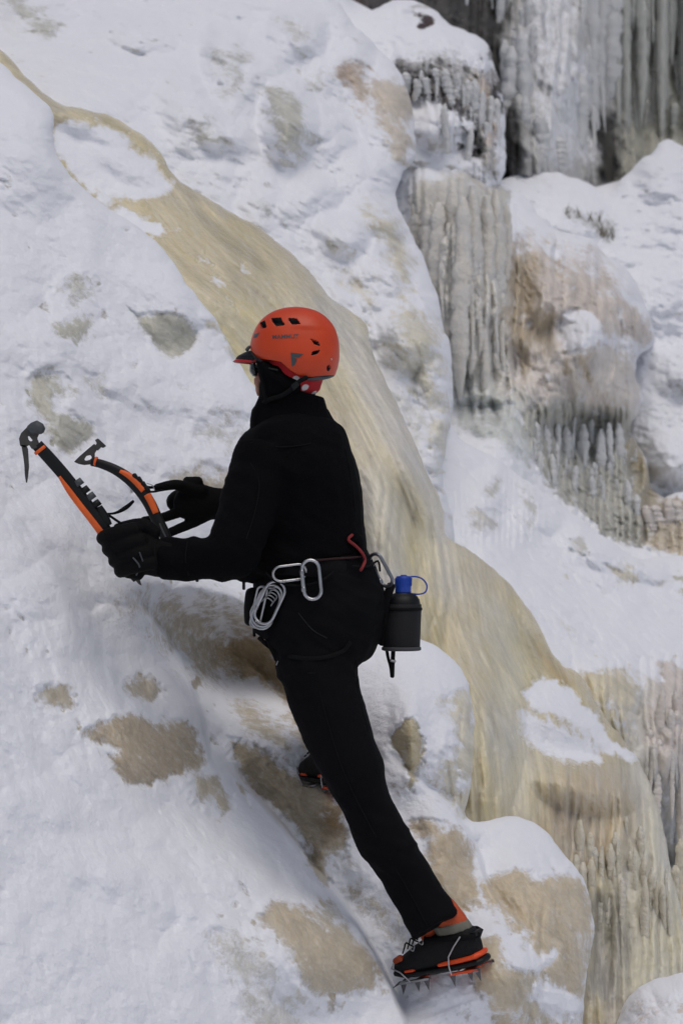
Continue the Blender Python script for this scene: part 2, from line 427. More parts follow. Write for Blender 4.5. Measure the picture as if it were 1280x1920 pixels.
# ================================================================== THE HILLSIDE
# --- near slope the climber stands on, left of and below the yellow ice
slope = relief('snow_slope',
    [(-260,-160),(-120,20),(0,118),(60,172),(98,212),(106,292),(150,345),(182,376),(262,428),(310,470),(350,532),(398,590),(428,640),(484,735),
     (560,800),(640,860),(668,960),(650,1100),(642,1190),(700,1197),(790,1200),(850,1240),(882,1300),(889,1400),(880,1480),(872,1530),
     (905,1540),(955,1528),(1010,1550),(1060,1605),(1100,1662),(1112,1750),(1098,1830),(1092,1960),(1100,2140),(-260,2140)],
    [(-250,1200,-0.9),(0,1900,-1.15),(-250,2100,-1.5),(-100,600,0.35),(0,130,1.4),(-250,0,1.3),(300,500,1.25),(430,680,1.2),(480,760,1.15),(100,900,0.25),(400,1000,0.8),
     (250,1130,0.25),(300,1150,0.5),(450,1200,0.82),(600,1200,1.0),(600,900,1.1),(585,1470,0.54),(450,1400,0.45),(300,1500,-0.12),(150,1300,-0.2),(500,1700,-0.15),(650,1700,0.2),
     (830,1850,0.10),(745,1812,0.075),(770,1850,0.04),(750,1300,0.8),(880,1300,1.05),(800,1500,0.5),(900,1600,0.6),(1060,1700,0.75),(950,1850,0.25),(1000,1900,0.3),(700,1900,-0.05),(700,2120,-0.3),(1090,2100,0.2)],
    patches=[
     ([(60,705),(120,695),(145,730),(130,760),(160,790),(165,830),(120,850),(85,790),(68,750)], 10, 0.9, CLR),
     ([(275,600),(340,590),(375,625),(370,655),(330,668),(290,640)], 8, 0.95, CLR),
     ([(120,515),(170,520),(180,560),(145,575),(110,540)], 12, 0.62, CLR),
     ([(100,610),(160,590),(185,600),(160,630),(110,636)], 9, 0.8, CLR),
     ([(150,695),(200,690),(225,745),(200,750),(165,720)], 12, 0.6, CLR),
     ([(250,580),(285,600),(290,612),(262,604)], 6, 0.7, CLR),
     ([(400,775),(470,790),(470,830),(400,830),(370,820)], 14, 0.75, GRY),
     ([(340,880),(440,875),(450,930),(380,945),(330,910)], 16, 0.8, TAN),
     ([(385,600),(430,605),(480,700),(440,690),(410,650)], 9, 0.85, PALE),
     ([(215,1120),(330,1110),(470,1130),(540,1210),(590,1330),(570,1380),(520,1330),(450,1290),(380,1290),(330,1250),(270,1190)], 24, 0.66, (0.46,0.41,0.32)),
     ([(440,1200),(520,1200),(580,1300),(575,1440),(555,1400),(520,1310),(450,1270)], 14, 0.98, (0.42,0.325,0.20)),
     ([(440,1310),(500,1330),(560,1400),(555,1440),(490,1390),(440,1350)], 14, 0.72, TAN),
     ([(440,1385),(500,1410),(560,1450),(620,1510),(650,1560),(640,1620),(625,1660),(590,1630),(550,1570),(500,1510),(455,1450)], 10, 0.98, (0.385,0.324,0.229)),
     ([(610,1520),(660,1560),(650,1600),(615,1590)], 8, 0.9, BRN),
     ([(70,1290),(115,1278),(150,1320),(130,1332),(90,1322)], 7, 0.85, TAN),
     ([(235,1270),(270,1268),(310,1310),(270,1322),(245,1300)], 8, 0.85, TAN),
     ([(180,1370),(240,1340),(290,1365),(350,1375),(385,1420),(350,1445),(290,1468),(240,1450),(215,1400)], 9, 0.98, (0.466,0.391,0.29)),
     ([(360,1455),(395,1450),(420,1500),(405,1530),(370,1490)], 8, 0.85, TAN),
     ([(430,1450),(465,1480),(455,1520),(430,1490)], 9, 0.6, TAN),
     ([(480,1725),(545,1695),(620,1720),(690,1790),(710,1860),(640,1860),(560,1840),(540,1790)], 12, 0.95, (0.533,0.459,0.344)),
     ([(380,1740),(470,1760),(540,1850),(580,1920),(520,1980),(440,1900)], 18, 0.62, GRY),
     ([(560,1640),(600,1660),(660,1740),(640,1760),(590,1700)], 12, 0.6, TAN),
     ([(760,1360),(790,1350),(795,1400),(775,1470),(755,1440),(735,1400)], 6, 0.95, (0.506,0.439,0.29)),
     ([(820,1310),(885,1310),(892,1400),(885,1500),(872,1530),(830,1490),(835,1420),(850,1400),(838,1350)], 10, 0.85, PALE),
     ([(650,1200),(680,1215),(660,1250),(645,1235)], 5, 0.9, YEL),
     ([(770,1540),(850,1550),(890,1590),(905,1640),(880,1720),(840,1690),(790,1600)], 10, 0.92, (0.56,0.466,0.331)),
     ([(905,1650),(960,1640),(1060,1640),(1105,1670),(1115,1760),(1098,1850),(1060,1960),(1000,1880),(990,1800),(960,1760),(920,1700)], 9, 0.98, (0.587,0.499,0.358)),
     ([(880,1770),(960,1760),(1010,1820),(1030,1880),(980,1960),(900,1900),(870,1830)], 9, 0.9, (0.56,0.479,0.344)),
     ([(640,1590),(700,1640),(790,1760),(760,1790),(700,1740),(640,1640)], 16, 0.55, TAN),
     ([(1000,1860),(1100,1900),(1100,2000),(980,2000)], 12, 0.9, TAN),
     # snow shelves lying over the ice
     ([(930,1690),(960,1730),(1000,1790),(1040,1800),(1000,1830),(960,1790)], 8, -0.9),
     ([(1010,1840),(1060,1870),(1095,1910),(1050,1920),(1010,1890)], 8, -0.9),
     ([(850,1440),(880,1470),(850,1480)], 6, -0.8)],
    bumps=[(1000,1740,150,230,0,0.22),(780,1350,130,180,0,0.18),(250,1380,190,150,20,0.10),(360,1300,120,60,40,0.06),(590,1790,150,120,30,0.16),
           (120,1000,160,90,20,0.05),(300,720,170,70,20,0.06),(120,640,120,60,10,0.05),(330,560,120,50,30,0.05),(60,260,120,160,0,0.14),
           (445,1250,200,112,38,-0.33),(620,1508,62,42,30,0.15),(400,1120,170,50,15,0.12),(520,1370,110,50,38,0.07),(820,1650,110,150,0,0.10),(900,1830,120,110,0,0.12),(60,1500,160,60,15,0.03),
           (220,1640,180,60,20,0.03),(420,1620,160,60,35,0.04),(200,900,100,50,20,0.04),(90,730,60,50,0,-0.03),(330,640,50,40,0,-0.03)],
    knobs=[([(-40,520),(380,500),(470,760),(400,980),(150,1060),(-40,1000)], 0.075, 0.022, 60), ([(560,1560),(740,1560),(900,1880),(720,1900)], 0.06, 0.02, 40), ([(660,1210),(870,1260),(880,1480),(700,1400)], 0.08, 0.025, 40)],
    cliffs=[([(372,1400),(410,1430),(470,1492),(530,1560),(590,1640),(650,1712),(700,1795),(735,1870),(770,1960)], 0.22, 60, 0.25),
            ([(232,1108),(300,1190),(345,1262),(368,1330),(392,1440)], 0.10, 50, 0.3),
            ([(420,1220),(470,1250),(530,1320),(560,1390)], 0.06, 40, 0.3),
            ([(700,1395),(760,1450),(840,1520),(890,1600),(920,1680),(1000,1760)], 0.10, 50, 0.3)],
    ribs=[([(830,1380),(890,1320),(892,1520),(850,1520)], 16, 0.02, 10), ([(960,1740),(1110,1700),(1110,1980),(1000,1980)], 30, 0.02, 20)],
    snow_amp=0.026, ice_amp=0.013, ice_scale=0.12, lumps=(0.17,0.06), expose=0.62, soft_k=2.3, mat=M_CRUST, rough=3.5)
tag(slope, kind='structure')

# --- the yellow frozen stream
def flowcol(C, ice, U, V, X, Y, Z):
    w = sst(560, 720, V) * sst(60, 0, (U - np.interp(V, [560, 700, 850, 960], [600, 690, 775, 825])) * -1)
    pale = np.array(PALE, np.float32)
    n = fbm(X/0.5, Y/0.5, Z/0.7, 3)
    C += (0.10 * n)[..., None] * np.array([0.9, 0.8, 0.5])
    C[...] = np.clip(C, 0.08, 0.8)
flow = relief('ice_flow',
    [(-260,-120),(-120,0),(0,92),(52,146),(110,193),(200,215),(268,254),(306,292),(322,325),(372,360),(425,392),(470,418),(530,462),(582,512),(622,560),(682,602),
     (700,662),(742,752),(785,850),(828,950),(836,1002),(880,1032),(945,1085),(1002,1162),(1045,1240),(1090,1268),(1130,1340),(1185,1410),(1228,1500),(1252,1600),(1275,1700),
     (1300,1800),(1330,2000),(1330,2140),(840,2140),(760,1500),(520,1300),(380,800),(220,520),(60,330),(-120,200),(-260,100)],
    [(-250,-50,2.7),(0,110,2.2),(100,220,2.0),(200,300,2.0),(300,300,2.15),(60,330,1.9),(300,480,1.75),(500,500,2.0),(400,560,1.6),(640,600,2.0),(600,800,1.55),(500,800,1.5),(720,700,1.85),(720,900,1.5),
     (820,1000,1.7),(780,1150,1.35),(700,1100,1.4),(900,1300,1.42),(900,1500,1.1),(980,1150,1.9),(1050,1300,1.75),(980,1300,1.6),(1180,1440,1.75),(1080,1540,1.35),(1000,1480,1.3),(1080,1700,1.25),(1100,1850,1.1),(1240,1600,1.55),(1280,1850,1.3),(1150,2100,1.0),(600,1300,1.4)],
    base_ice=1.0, col=YEL,
    patches=[
     ([(105,235),(180,235),(240,275),(300,320),(326,360),(240,368),(180,370),(120,310)], 9, -1.0),
     ([(190,385),(240,395),(300,425),(315,440),(280,450),(220,430)], 7, -1.0),
     ([(400,505),(420,520),(430,545),(410,530)], 5, -0.8),([(455,500),(470,505),(480,520),(465,515)], 3, -0.7),([(375,470),(385,478),(392,490),(380,484)], 3, -0.7),([(425,560),(438,580),(440,600),(428,580)], 4, -0.7),([(520,560),(530,570),(540,590),(528,580)], 3, -0.6),
     ([(985,1290),(1040,1270),(1100,1330),(1150,1390),(1165,1420),(1120,1400),(1050,1350),(1000,1330)], 8, -1.0),
     ([(975,1340),(1040,1360),(1110,1400),(1125,1440),(1070,1435),(1000,1400),(975,1370)], 8, -1.0),
     ([(1150,1400),(1185,1420),(1190,1435),(1160,1425)], 5, -1.0),
     ([(1010,1200),(1050,1235),(1075,1280),(1040,1260)], 5, 1.0, (0.56,0.46,0.29)),
     ([(600,560),(690,610),(720,700),(800,850),(840,960),(838,1100),(790,960),(740,850),(690,740),(640,640)], 22, 1.0, PALE),
     ([(680,880),(720,890),(755,960),(765,1080),(760,1200),(700,1200),(680,1000)], 10, 1.0, PALE),
     ([(900,1120),(960,1180),(970,1300),(985,1420),(960,1500),(930,1400),(930,1250)], 20, 1.0, GRN),
     ([(1170,1450),(1230,1500),(1290,1750),(1300,2000),(1190,2000),(1180,1750)], 28, 1.0, (0.66,0.63,0.52)),
     ([(1030,1500),(1130,1470),(1150,1560),(1080,1600),(1020,1560)], 22, 1.0, (0.60,0.50,0.34)),
     ([(1105,1700),(1150,1690),(1165,1760),(1160,1830),(1120,1850),(1105,1780)], 12, 1.0, (0.38,0.36,0.30)),  # dark gap between the columns, its shade put into the ice colour
     ([(380,600),(480,620),(560,800),(480,800)], 30, 1.0, (0.7,0.628,0.425))],
    bumps=[(720,1040,50,190,-3,0.14),(560,560,150,60,38,0.06),(900,1330,90,260,0,0.16),(1050,1330,120,80,35,0.10),(1090,1470,120,60,15,0.16),(150,230,110,30,20,0.05),
           (230,300,90,40,30,0.05),(420,470,130,40,42,0.05),(1130,1770,34,110,0,-0.08),(780,900,40,160,-25,0.06),(1000,1150,110,60,45,0.08)],
    ribs=[([(1020,1530),(1120,1490),(1200,1500),(1260,1650),(1290,1900),(1290,2100),(1060,2100),(1060,1700)], 19, 0.028, 30),
          ([(680,900),(830,1000),(840,1200),(690,1200)], 26, 0.018, 20), ([(880,1330),(980,1330),(1000,1520),(880,1540)], 30, 0.025, 30)],
    guide=[(-300,-160),(0,105),(110,200),(270,285),(400,430),(520,530),(640,680),(740,860),(800,1000),(840,1200),(920,1400),(940,1700),(950,2150)],
    streak=0.010, lumps=None, expose=0, soft_k=2.0, drop=0.004, ice_amp=0.010, ice_scale=0.14, rough=3.5, edge=(20,0.09), mat=M_FLOW, colfn=flowcol, tilt=(0.6,0.15))
tag(flow, 'broad yellow ice flow sweeping down behind the climber to the lower right', 'ice flow')

# --- snowy ridge behind the flow
ridge = relief('snow_ridge',
    [(-260,-260),(520,-260),(600,-60),(645,20),(690,72),(745,132),(772,200),(778,290),(752,330),(745,380),(772,440),(800,500),(828,590),(848,690),(848,760),
     (836,830),(828,900),(850,1000),(850,1250),(600,1100),(300,700),(60,400),(-260,300)],
    [(-250,-200,4.6),(100,0,4.0),(0,60,3.4),(-200,200,2.9),(100,190,2.6),(300,200,3.0),(320,330,2.6),(600,100,4.2),(640,0,4.6),(400,0,4.3),(560,280,3.3),(560,340,3.1),(640,450,2.9),(520,450,2.6),(700,600,2.6),(700,500,2.9),(800,700,2.6),
     (830,900,2.25),(770,300,3.9),(700,200,4.1),(780,480,3.2),(840,1200,2.2),(400,800,2.2)],
    col=GRY,
    patches=[
     ([(20,0),(60,5),(110,40),(105,62),(70,60),(30,35)], 17, 0.86, (0.56,0.56,0.51)),
     ([(505,180),(545,170),(572,230),(560,280),(530,305),(512,290),(515,230)], 14, 0.84, (0.55,0.54,0.47)),
     ([(330,220),(370,215),(400,250),(390,280),(350,270)], 23, 0.66, (0.56,0.56,0.519)),
     ([(410,80),(440,85),(460,130),(440,190),(420,150)], 19, 0.75, (0.56,0.56,0.519)),
     ([(400,150),(440,190),(445,215),(420,200)], 17, 0.71, GRY),
     ([(530,30),(570,25),(575,70),(555,75)], 15, 0.75, GRY),
     ([(580,140),(620,130),(622,170),(600,180)], 15, 0.75, GRY),
     ([(480,240),(510,270),(515,310),(495,310)], 15, 0.66, GRY),
     ([(645,130),(690,120),(700,190),(690,230),(660,180)], 17, 0.85, PNK),
     ([(690,150),(745,160),(775,220),(772,300),(745,300),(715,260),(695,210)], 15, 0.84, (0.62,0.55,0.46)),
     ([(480,360),(510,370),(520,410),(495,420)], 17, 0.71, (0.58,0.60,0.59)),
     ([(680,385),(740,400),(770,470),(790,560),(760,560),(715,490)], 27, 0.83, PALE),
     ([(640,500),(700,520),(720,600),(680,590),(640,540)], 25, 0.66, PALE),
     ([(760,560),(820,600),(848,700),(840,850),(800,880),(780,760),(740,680)], 31, 0.77, PALE),
     ([(700,640),(760,700),(800,860),(770,850),(730,750)], 31, 0.66, (0.695,0.695,0.641))],
    bumps=[(540,230,62,95,0,0.42),(430,240,85,62,30,0.22),(435,130,62,100,-20,0.24),(560,60,65,62,0,0.2),(350,190,70,60,20,0.16),(500,110,50,60,0,0.16),(250,60,90,50,10,0.14),(610,250,60,80,-20,0.2),(680,330,70,60,0,0.18),(590,360,60,45,0,0.15),(730,230,60,110,-10,0.14),(70,20,80,60,0,0.16),
           (360,240,70,60,0,0.08),(500,380,60,60,0,0.08),(640,440,60,50,30,0.18),(700,420,70,60,30,0.18),(720,500,60,60,0,0.14),(760,640,60,60,0,0.14),(610,160,50,60,0,0.08),(790,620,80,160,-25,0.12),
           (480,170,60,50,0,0.07),(660,70,50,60,0,0.06),(560,400,60,40,20,0.06)],
    knobs=[([(640,470),(720,470),(790,560),(848,700),(840,900),(780,880),(700,660),(640,560)], 0.085, 0.085, 30), ([(480,350),(640,380),(650,470),(560,450)], 0.13, 0.03, 40),
           ([(380,40),(640,40),(770,200),(770,330),(640,480),(360,320)], 0.13, 0.075, 60), ([(330,120),(760,140),(850,700),(840,900),(640,560),(330,330)], 0.055, 0.028, 60)],
    snow_amp=0.045, ice_amp=0.02, lumps=(0.22,0.17), expose=0.95, edge=(30,0.2), rough=5, mat=M_SNOW)
tag(ridge, kind='structure')

# --- lower right snow and ice steps
lower = relief('snow_bank',
    [(700,1000),(800,860),(836,795),(870,830),(935,862),(985,900),(1020,925),(1080,968),(1140,1010),(1200,1045),(1290,1040),(1480,1080),(1480,1500),(1480,2140),(1000,2140),(900,1500),(800,1300),(700,1150)],
    [(700,1000,2.9),(836,800,3.3),(850,900,2.9),(900,870,3.3),(1000,920,3.5),(1000,1050,2.9),(1150,1020,3.7),(1280,1060,4.0),(1280,1180,3.3),(900,1050,2.45),(1100,1250,2.35),(950,1150,2.2),(1280,1260,2.9),(1280,1600,2.6),(1200,1500,2.35),(1450,1100,4.0),
     (1280,1750,2.1),(1250,1900,1.9),(1000,1600,2.2),(1450,1700,2.2),(1280,2100,1.6),(1450,2100,1.7)],
    col=PALE,
    patches=[
     ([(905,905),(930,900),(935,930),(915,935)], 7, 0.7, GRY),
     ([(870,950),(920,955),(915,1000),(880,995)], 10, 0.7, GRY),
     ([(965,900),(990,910),(1000,960),(985,1010),(965,990)], 9, 0.6, GRY),
     ([(1075,1005),(1110,1010),(1115,1045),(1085,1030)], 7, 0.75, GRY),
     ([(1140,1060),(1190,1055),(1195,1095),(1150,1090)], 8, 0.75, PALE),
     ([(1220,1090),(1250,1095),(1248,1112),(1225,1110)], 7, 0.6, GRY),
     ([(1262,1085),(1290,1085),(1290,1120),(1268,1115)], 7, 0.9, CLR),
     ([(1060,1155),(1085,1170),(1090,1215),(1070,1205)], 10, 0.5, PALE),
     ([(1095,1262),(1150,1255),(1190,1290),(1215,1400),(1215,1480),(1170,1430),(1120,1330)], 10, 0.95, (0.681,0.614,0.452)),
     ([(1190,1300),(1225,1280),(1240,1400),(1240,1560),(1215,1500)], 10, 0.9, (0.695,0.681,0.628)),
     ([(1225,1260),(1300,1250),(1480,1300),(1480,1600),(1300,1590),(1240,1560),(1225,1400)], 8, 0.95, (0.66,0.60,0.55)),
     ([(1225,1480),(1300,1450),(1300,1640),(1240,1620)], 18, 0.95, (0.56,0.574,0.587)),
     ([(1260,1640),(1300,1640),(1300,1740),(1275,1720)], 8, 0.9, (0.641,0.492,0.317)),
     ],
    bumps=[(920,920,60,50,0,0.10),(1000,960,60,60,30,0.10),(1110,1030,80,40,20,0.12),(1200,1070,60,30,10,0.1),(1130,1320,60,100,-15,0.14),(1270,1380,70,120,0,0.12),(900,970,50,40,0,0.06),(1250,1640,60,60,0,-0.1)],
    ribs=[([(1095,1262),(1480,1255),(1480,1640),(1220,1640),(1150,1420)], 20, 0.045, 12), ([(860,900),(1010,890),(1010,1010),(870,1010)], 12, 0.02, 16), ([(1130,1050),(1200,1050),(1200,1100),(1140,1100)], 10, 0.02, 8)],
    knobs=[([(1060,1150),(1230,1190),(1240,1300),(1090,1280)], 0.10, 0.03, 30)],
    snow_amp=0.045, lumps=(0.22,0.13), expose=0.9, edge=(24,0.16), rough=4, mat=M_SNOW)
tag(lower, kind='structure')

# --- icicled step in the middle distance
def stepcol(C, ice, U, V, X, Y, Z):
    n = fbm(X/0.22, Y/0.4, Z/0.30, 4)
    C *= (1 + 0.30 * n)[..., None]
step_ = relief('ice_step',
    [(700,330),(752,318),(800,296),(868,290),(905,318),(945,345),(985,372),(1035,425),(1090,440),(1140,478),(1188,520),(1208,570),(1226,640),(1196,668),(1190,700),(1202,760),(1172,808),
     (1190,830),(1214,880),(1216,960),(1240,935),(1300,920),(1480,930),(1480,1250),(1100,1250),(850,1050),(760,900),(700,700),(680,450)],
    [(700,330,4.9),(870,292,5.3),(800,330,4.8),(950,350,5.4),(800,500,4.2),(900,420,4.4),(900,600,4.2),(870,740,4.2),(930,780,4.0),(960,860,3.8),(1000,500,4.7),(1000,650,4.5),(1080,450,5.1),(1180,530,5.2),(1220,640,5.2),(1100,620,4.5),
     (1050,760,4.5),(1190,760,4.9),(1060,850,4.6),(1120,930,4.5),(1200,900,4.7),(1060,960,4.1),(1280,940,4.8),(1280,1050,4.3),(1450,1000,4.6),(1100,1200,3.8),(750,900,3.8)],
    col=(0.66,0.62,0.55),
    patches=[
     ([(765,345),(850,330),(935,330),(952,430),(965,700),(935,760),(860,745),(820,650),(780,500)], 9, 0.98, (0.66,0.64,0.59)),
     ([(945,440),(1030,450),(1060,560),(1010,760),(960,740),(955,560)], 9, 1.0, (0.55,0.48,0.39)),
     ([(975,455),(1100,460),(1190,540),(1222,640),(1150,640),(1080,600),(1050,760),(1000,700),(1030,600)], 12, 0.95, (0.66,0.59,0.53)),
     ([(970,620),(1080,600),(1150,650),(1195,700),(1190,790),(1080,780),(1000,800),(960,720)], 12, 0.9, (0.66,0.61,0.56)),
     ([(845,740),(960,745),(1000,800),(1010,880),(940,850),(880,820),(845,790)], 14, 0.8, (0.587,0.614,0.587)),
     ([(1000,770),(1180,780),(1212,880),(1212,1010),(1130,1000),(1050,930),(1010,880)], 8, 0.98, (0.439,0.439,0.398)),
     ([(1170,810),(1205,850),(1212,940),(1195,945),(1175,880)], 6, 1.0, (0.371,0.317,0.209)),
     ([(1205,940),(1300,925),(1480,930),(1480,1040),(1280,1040),(1220,1020)], 7, 0.95, (0.56,0.492,0.385)),
     ([(962,460),(985,455),(992,520),(1000,600),(985,640),(962,600)], 7, 1.0, (0.50,0.42,0.31)),
     ([(1040,462),(1052,455),(1050,500),(1036,515)], 5, 1.0, (0.50,0.42,0.31)),
     ([(1010,600),(1040,598),(1036,640),(1018,650),(1004,625)], 6, 1.0, (0.50,0.42,0.31)),
     ([(965,660),(980,640),(985,690),(968,700)], 6, 1.0, (0.50,0.42,0.31)),
     ([(1055,675),(1066,670),(1064,705),(1054,700)], 4, 1.0, (0.50,0.42,0.31)),
     ([(1092,680),(1106,670),(1104,720),(1092,715)], 4, 1.0, (0.50,0.42,0.31)),
     ([(950,440),(1040,445),(1100,455),(1200,530),(1190,575),(1080,490),(960,470)], 14, -0.55),
     ([(1060,600),(1110,590),(1140,630),(1140,660),(1070,650)], 8, -0.75),
     ([(1090,760),(1170,800),(1200,850),(1200,880),(1140,850)], 10, -0.3)],
    bumps=[(1110,630,55,60,0,0.16),(1090,700,80,80,0,0.14),(1150,580,70,90,0,0.10),(978,540,40,110,0,-0.20),(1044,490,16,40,0,-0.10),(1020,620,44,44,20,-0.09),(972,680,24,50,0,-0.10),(1130,510,18,60,0,-0.06),(1010,560,40,60,0,0.08),(1070,550,50,60,0,0.08),(1020,730,50,50,0,0.08),(860,400,90,100,0,0.10),(1160,730,50,80,0,0.10),(1100,800,110,40,0,-0.14),
           (900,770,70,30,0,-0.12),(1190,880,20,50,0,-0.14),(1200,620,40,60,0,0.08)],
    ribs=[([(765,345),(950,340),(965,750),(840,740)], 21, 0.07, 10), ([(960,450),(1225,480),(1225,650),(960,640)], 24, 0.025, 20),
          ([(990,780),(1190,780),(1215,1010),(1050,960)], 14, 0.05, 10), ([(1205,935),(1480,930),(1480,1040),(1220,1030)], 24, 0.07, 8)],
    knobs=[([(780,340),(950,340),(960,420),(780,430)], 0.09, 0.05, 30), ([(960,440),(1220,500),(1200,800),(970,760)], 0.13, 0.11, 24), ([(770,340),(950,340),(960,750),(840,740)], 0.07, 0.03, 20)],
    snow_amp=0.05, ice_amp=0.03, lumps=(0.16,0.09), expose=0.8, edge=(22,0.2), rough=5, mat=M_DRIP, colfn=stepcol, mask_noise=0.3)
tag(step_, kind='structure')

# --- far right snowfield
field = relief('snowfield',
    [(820,380),(930,340),(985,322),(1050,325),(1100,342),(1140,362),(1170,330),(1215,290),(1250,262),(1300,280),(1480,300),(2500,420),(2500,1250),(1000,1250),(820,800)],
    [(820,400,5.8),(985,330,6.6),(1050,360,6.4),(1140,370,6.6),(1250,270,7.4),(1480,290,7.6),(1280,400,6.4),(1280,600,5.9),(1280,800,5.4),(1280,950,5.3),(1000,700,5.6),(1000,1200,5.2),(1450,1100,5.4),(2500,430,8.6),(2500,1200,7.0)],
    col=(0.425,0.425,0.398),
    patches=[([(1055,385),(1100,400),(1150,410),(1160,445),(1120,440),(1060,415)], 8, 0.6, (0.317,0.317,0.29)), ([(1195,355),(1215,345),(1225,335),(1205,365)], 4, 0.6, (0.2,0.2,0.2)),
             ([(1260,705),(1290,705),(1290,725),(1262,722)], 5, 0.7, GRY), ([(1180,345),(1250,300),(1245,330),(1200,350)], 10, 0.4, (0.425,0.425,0.425))],
    bumps=[(1050,400,120,60,20,0.2),(1240,330,60,60,-30,0.25),(1290,700,80,60,0,0.2),(1250,560,90,80,0,0.12),(1260,860,70,60,0,0.15)],
    snow_amp=0.07, lumps=(0.5,0.16), expose=0.6, edge=(24,0.25), rough=4, mat=M_SNOW)
tag(field, kind='structure')

# --- frosted hump above the ridge
hump = relief('frosted_hump',
    [(560,-260),(640,-60),(660,5),(690,20),(745,0),(800,8),(850,48),(905,75),(925,120),(938,165),(945,240),(940,340),(900,400),(780,380),(700,300),(600,100)],
    [(560,-200,6.2),(700,10,5.6),(800,20,5.6),(700,150,5.0),(900,90,5.6),(930,200,5.4),(850,200,5.0),(780,260,4.9),(900,310,5.0),(850,380,4.8),(600,100,5.2)],
    col=(0.56,0.547,0.519),
    patches=[([(735,100),(800,130),(860,190),(880,300),(850,230),(820,200),(760,185),(735,150)], 7, 1.0, (0.13,0.12,0.115)),  # darkest patches: shade painted into the gaps among the drips and a hole
             ([(800,110),(880,120),(925,150),(938,230),(938,330),(900,320),(870,250),(830,190)], 12, 0.9, (0.452,0.439,0.425)),
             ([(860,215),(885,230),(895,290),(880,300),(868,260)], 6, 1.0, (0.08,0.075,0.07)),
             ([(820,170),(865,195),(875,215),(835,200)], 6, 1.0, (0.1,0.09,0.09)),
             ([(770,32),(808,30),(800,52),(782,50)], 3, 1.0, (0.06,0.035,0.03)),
             ([(900,150),(925,170),(938,260),(915,260)], 9, 0.9, (0.628,0.533,0.466)),
             ([(740,80),(900,90),(900,120),(780,120)], 14, 0.45, (0.56,0.56,0.56)),
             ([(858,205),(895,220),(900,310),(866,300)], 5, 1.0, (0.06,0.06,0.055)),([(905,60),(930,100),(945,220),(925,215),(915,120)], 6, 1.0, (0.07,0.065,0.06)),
             ([(775,190),(860,215),(876,250),(870,300),(800,300),(770,240)], 8, -1.0)],
    bumps=[(790,25,40,20,0,-0.10),(820,90,80,40,20,0.1),(830,240,70,50,0,0.14),(900,110,40,50,0,0.1)],
    ribs=[([(735,120),(938,130),(945,340),(880,330),(800,200)], 14, 0.06, 12)],
    knobs=[([(730,90),(930,90),(938,330),(740,240)], 0.11, 0.07, 24)],
    snow_amp=0.05, ice_amp=0.05, lumps=(0.2,0.14), expose=0.9, edge=(24,0.25), rough=5, mat=M_DRIP)
tag(hump, kind='structure')

# --- cliff with frozen falls
cliff = relief('rock_cliff',
    [(500,-420),(2900,-420),(2900,460),(1100,460),(800,400),(620,100)],
    [(500,-400,8.6),(900,-400,8.8),(1600,-400,9.2),(700,50,7.6),(900,100,7.6),(1000,300,7.3),(1120,300,8.4),(1200,200,9.2),(1400,300,9.0),(1600,450,9.0),(2900,-400,10.5),(2900,450,10.0),(900,400,7.2)],
    col=(0.045,0.04,0.04), base_ice=0.96, step=4.0,
    patches=[([(650,-10),(700,-10),(700,30),(660,40)], 6, 1.0, (0.05,0.03,0.03)),
             ([(1130,-300),(1480,-300),(1480,320),(1170,330),(1155,200)], 22, 1.0, (0.371,0.371,0.317)),
             ([(960,-300),(1150,-300),(1150,120),(1120,340),(960,330),(930,180),(940,0)], 16, 0.9, (0.50,0.50,0.49)),
             ([(975,-60),(1060,-40),(1110,60),(1125,200),(1115,300),(1010,300),(985,150)], 26, -0.55),
             ([(800,-200),(925,-200),(945,0),(945,120),(960,330),(900,330),(800,100)], 10, 1.0, (0.035,0.033,0.03)),([(1118,225),(1155,215),(1165,335),(1120,338)], 8, 1.0, (0.035,0.033,0.03))],
    bumps=[(1040,200,110,300,0,0.5),(1060,60,90,200,0,0.3)],
    ribs=[([(940,-300),(1480,-300),(1480,330),(940,330)], 22, 0.12, 20)],
    knobs=[([(960,-100),(1110,-100),(1130,330),(960,330)], 0.24, 0.26, 30), ([(960,-100),(1160,-100),(1130,330),(960,330)], 0.10, 0.08, 30), ([(1150,-200),(1480,-200),(1480,300),(1160,300)], 0.3, 0.05, 40)],
    ice_amp=0.07, ice_scale=0.3, edge=(30,0.3), mat=M_DRIP)
tag(cliff, kind='structure')

# --- boulder in the bottom right corner
boulder = relief('snowy_boulder',
    [(1150,1960),(1165,1890),(1195,1852),(1240,1832),(1300,1822),(1360,1840),(1400,1900),(1410,2020),(1380,2120),(1180,2120)],
    [(1150,1960,0.95),(1240,1840,1.0),(1400,1900,1.0),(1280,2000,0.75),(1250,2110,0.7)], step=2.0,
    col=(0.614,0.533,0.439), patches=[([(1170,1890),(1230,1870),(1300,1890),(1300,2100),(1180,2100)], 24, 0.45, (0.641,0.533,0.439))],
    bumps=[(1270,1980,130,150,0,0.12)], knobs=[([(1150,1830),(1400,1820),(1400,2100),(1170,2100)], 0.06, 0.045, 20)], expose=0.85, lumps=(0.12,0.05),
    edge=(40,0.16), rough=3, mat=M_CRUST)
tag(boulder, 'rounded snow crusted boulder in the bottom right corner', 'boulder')

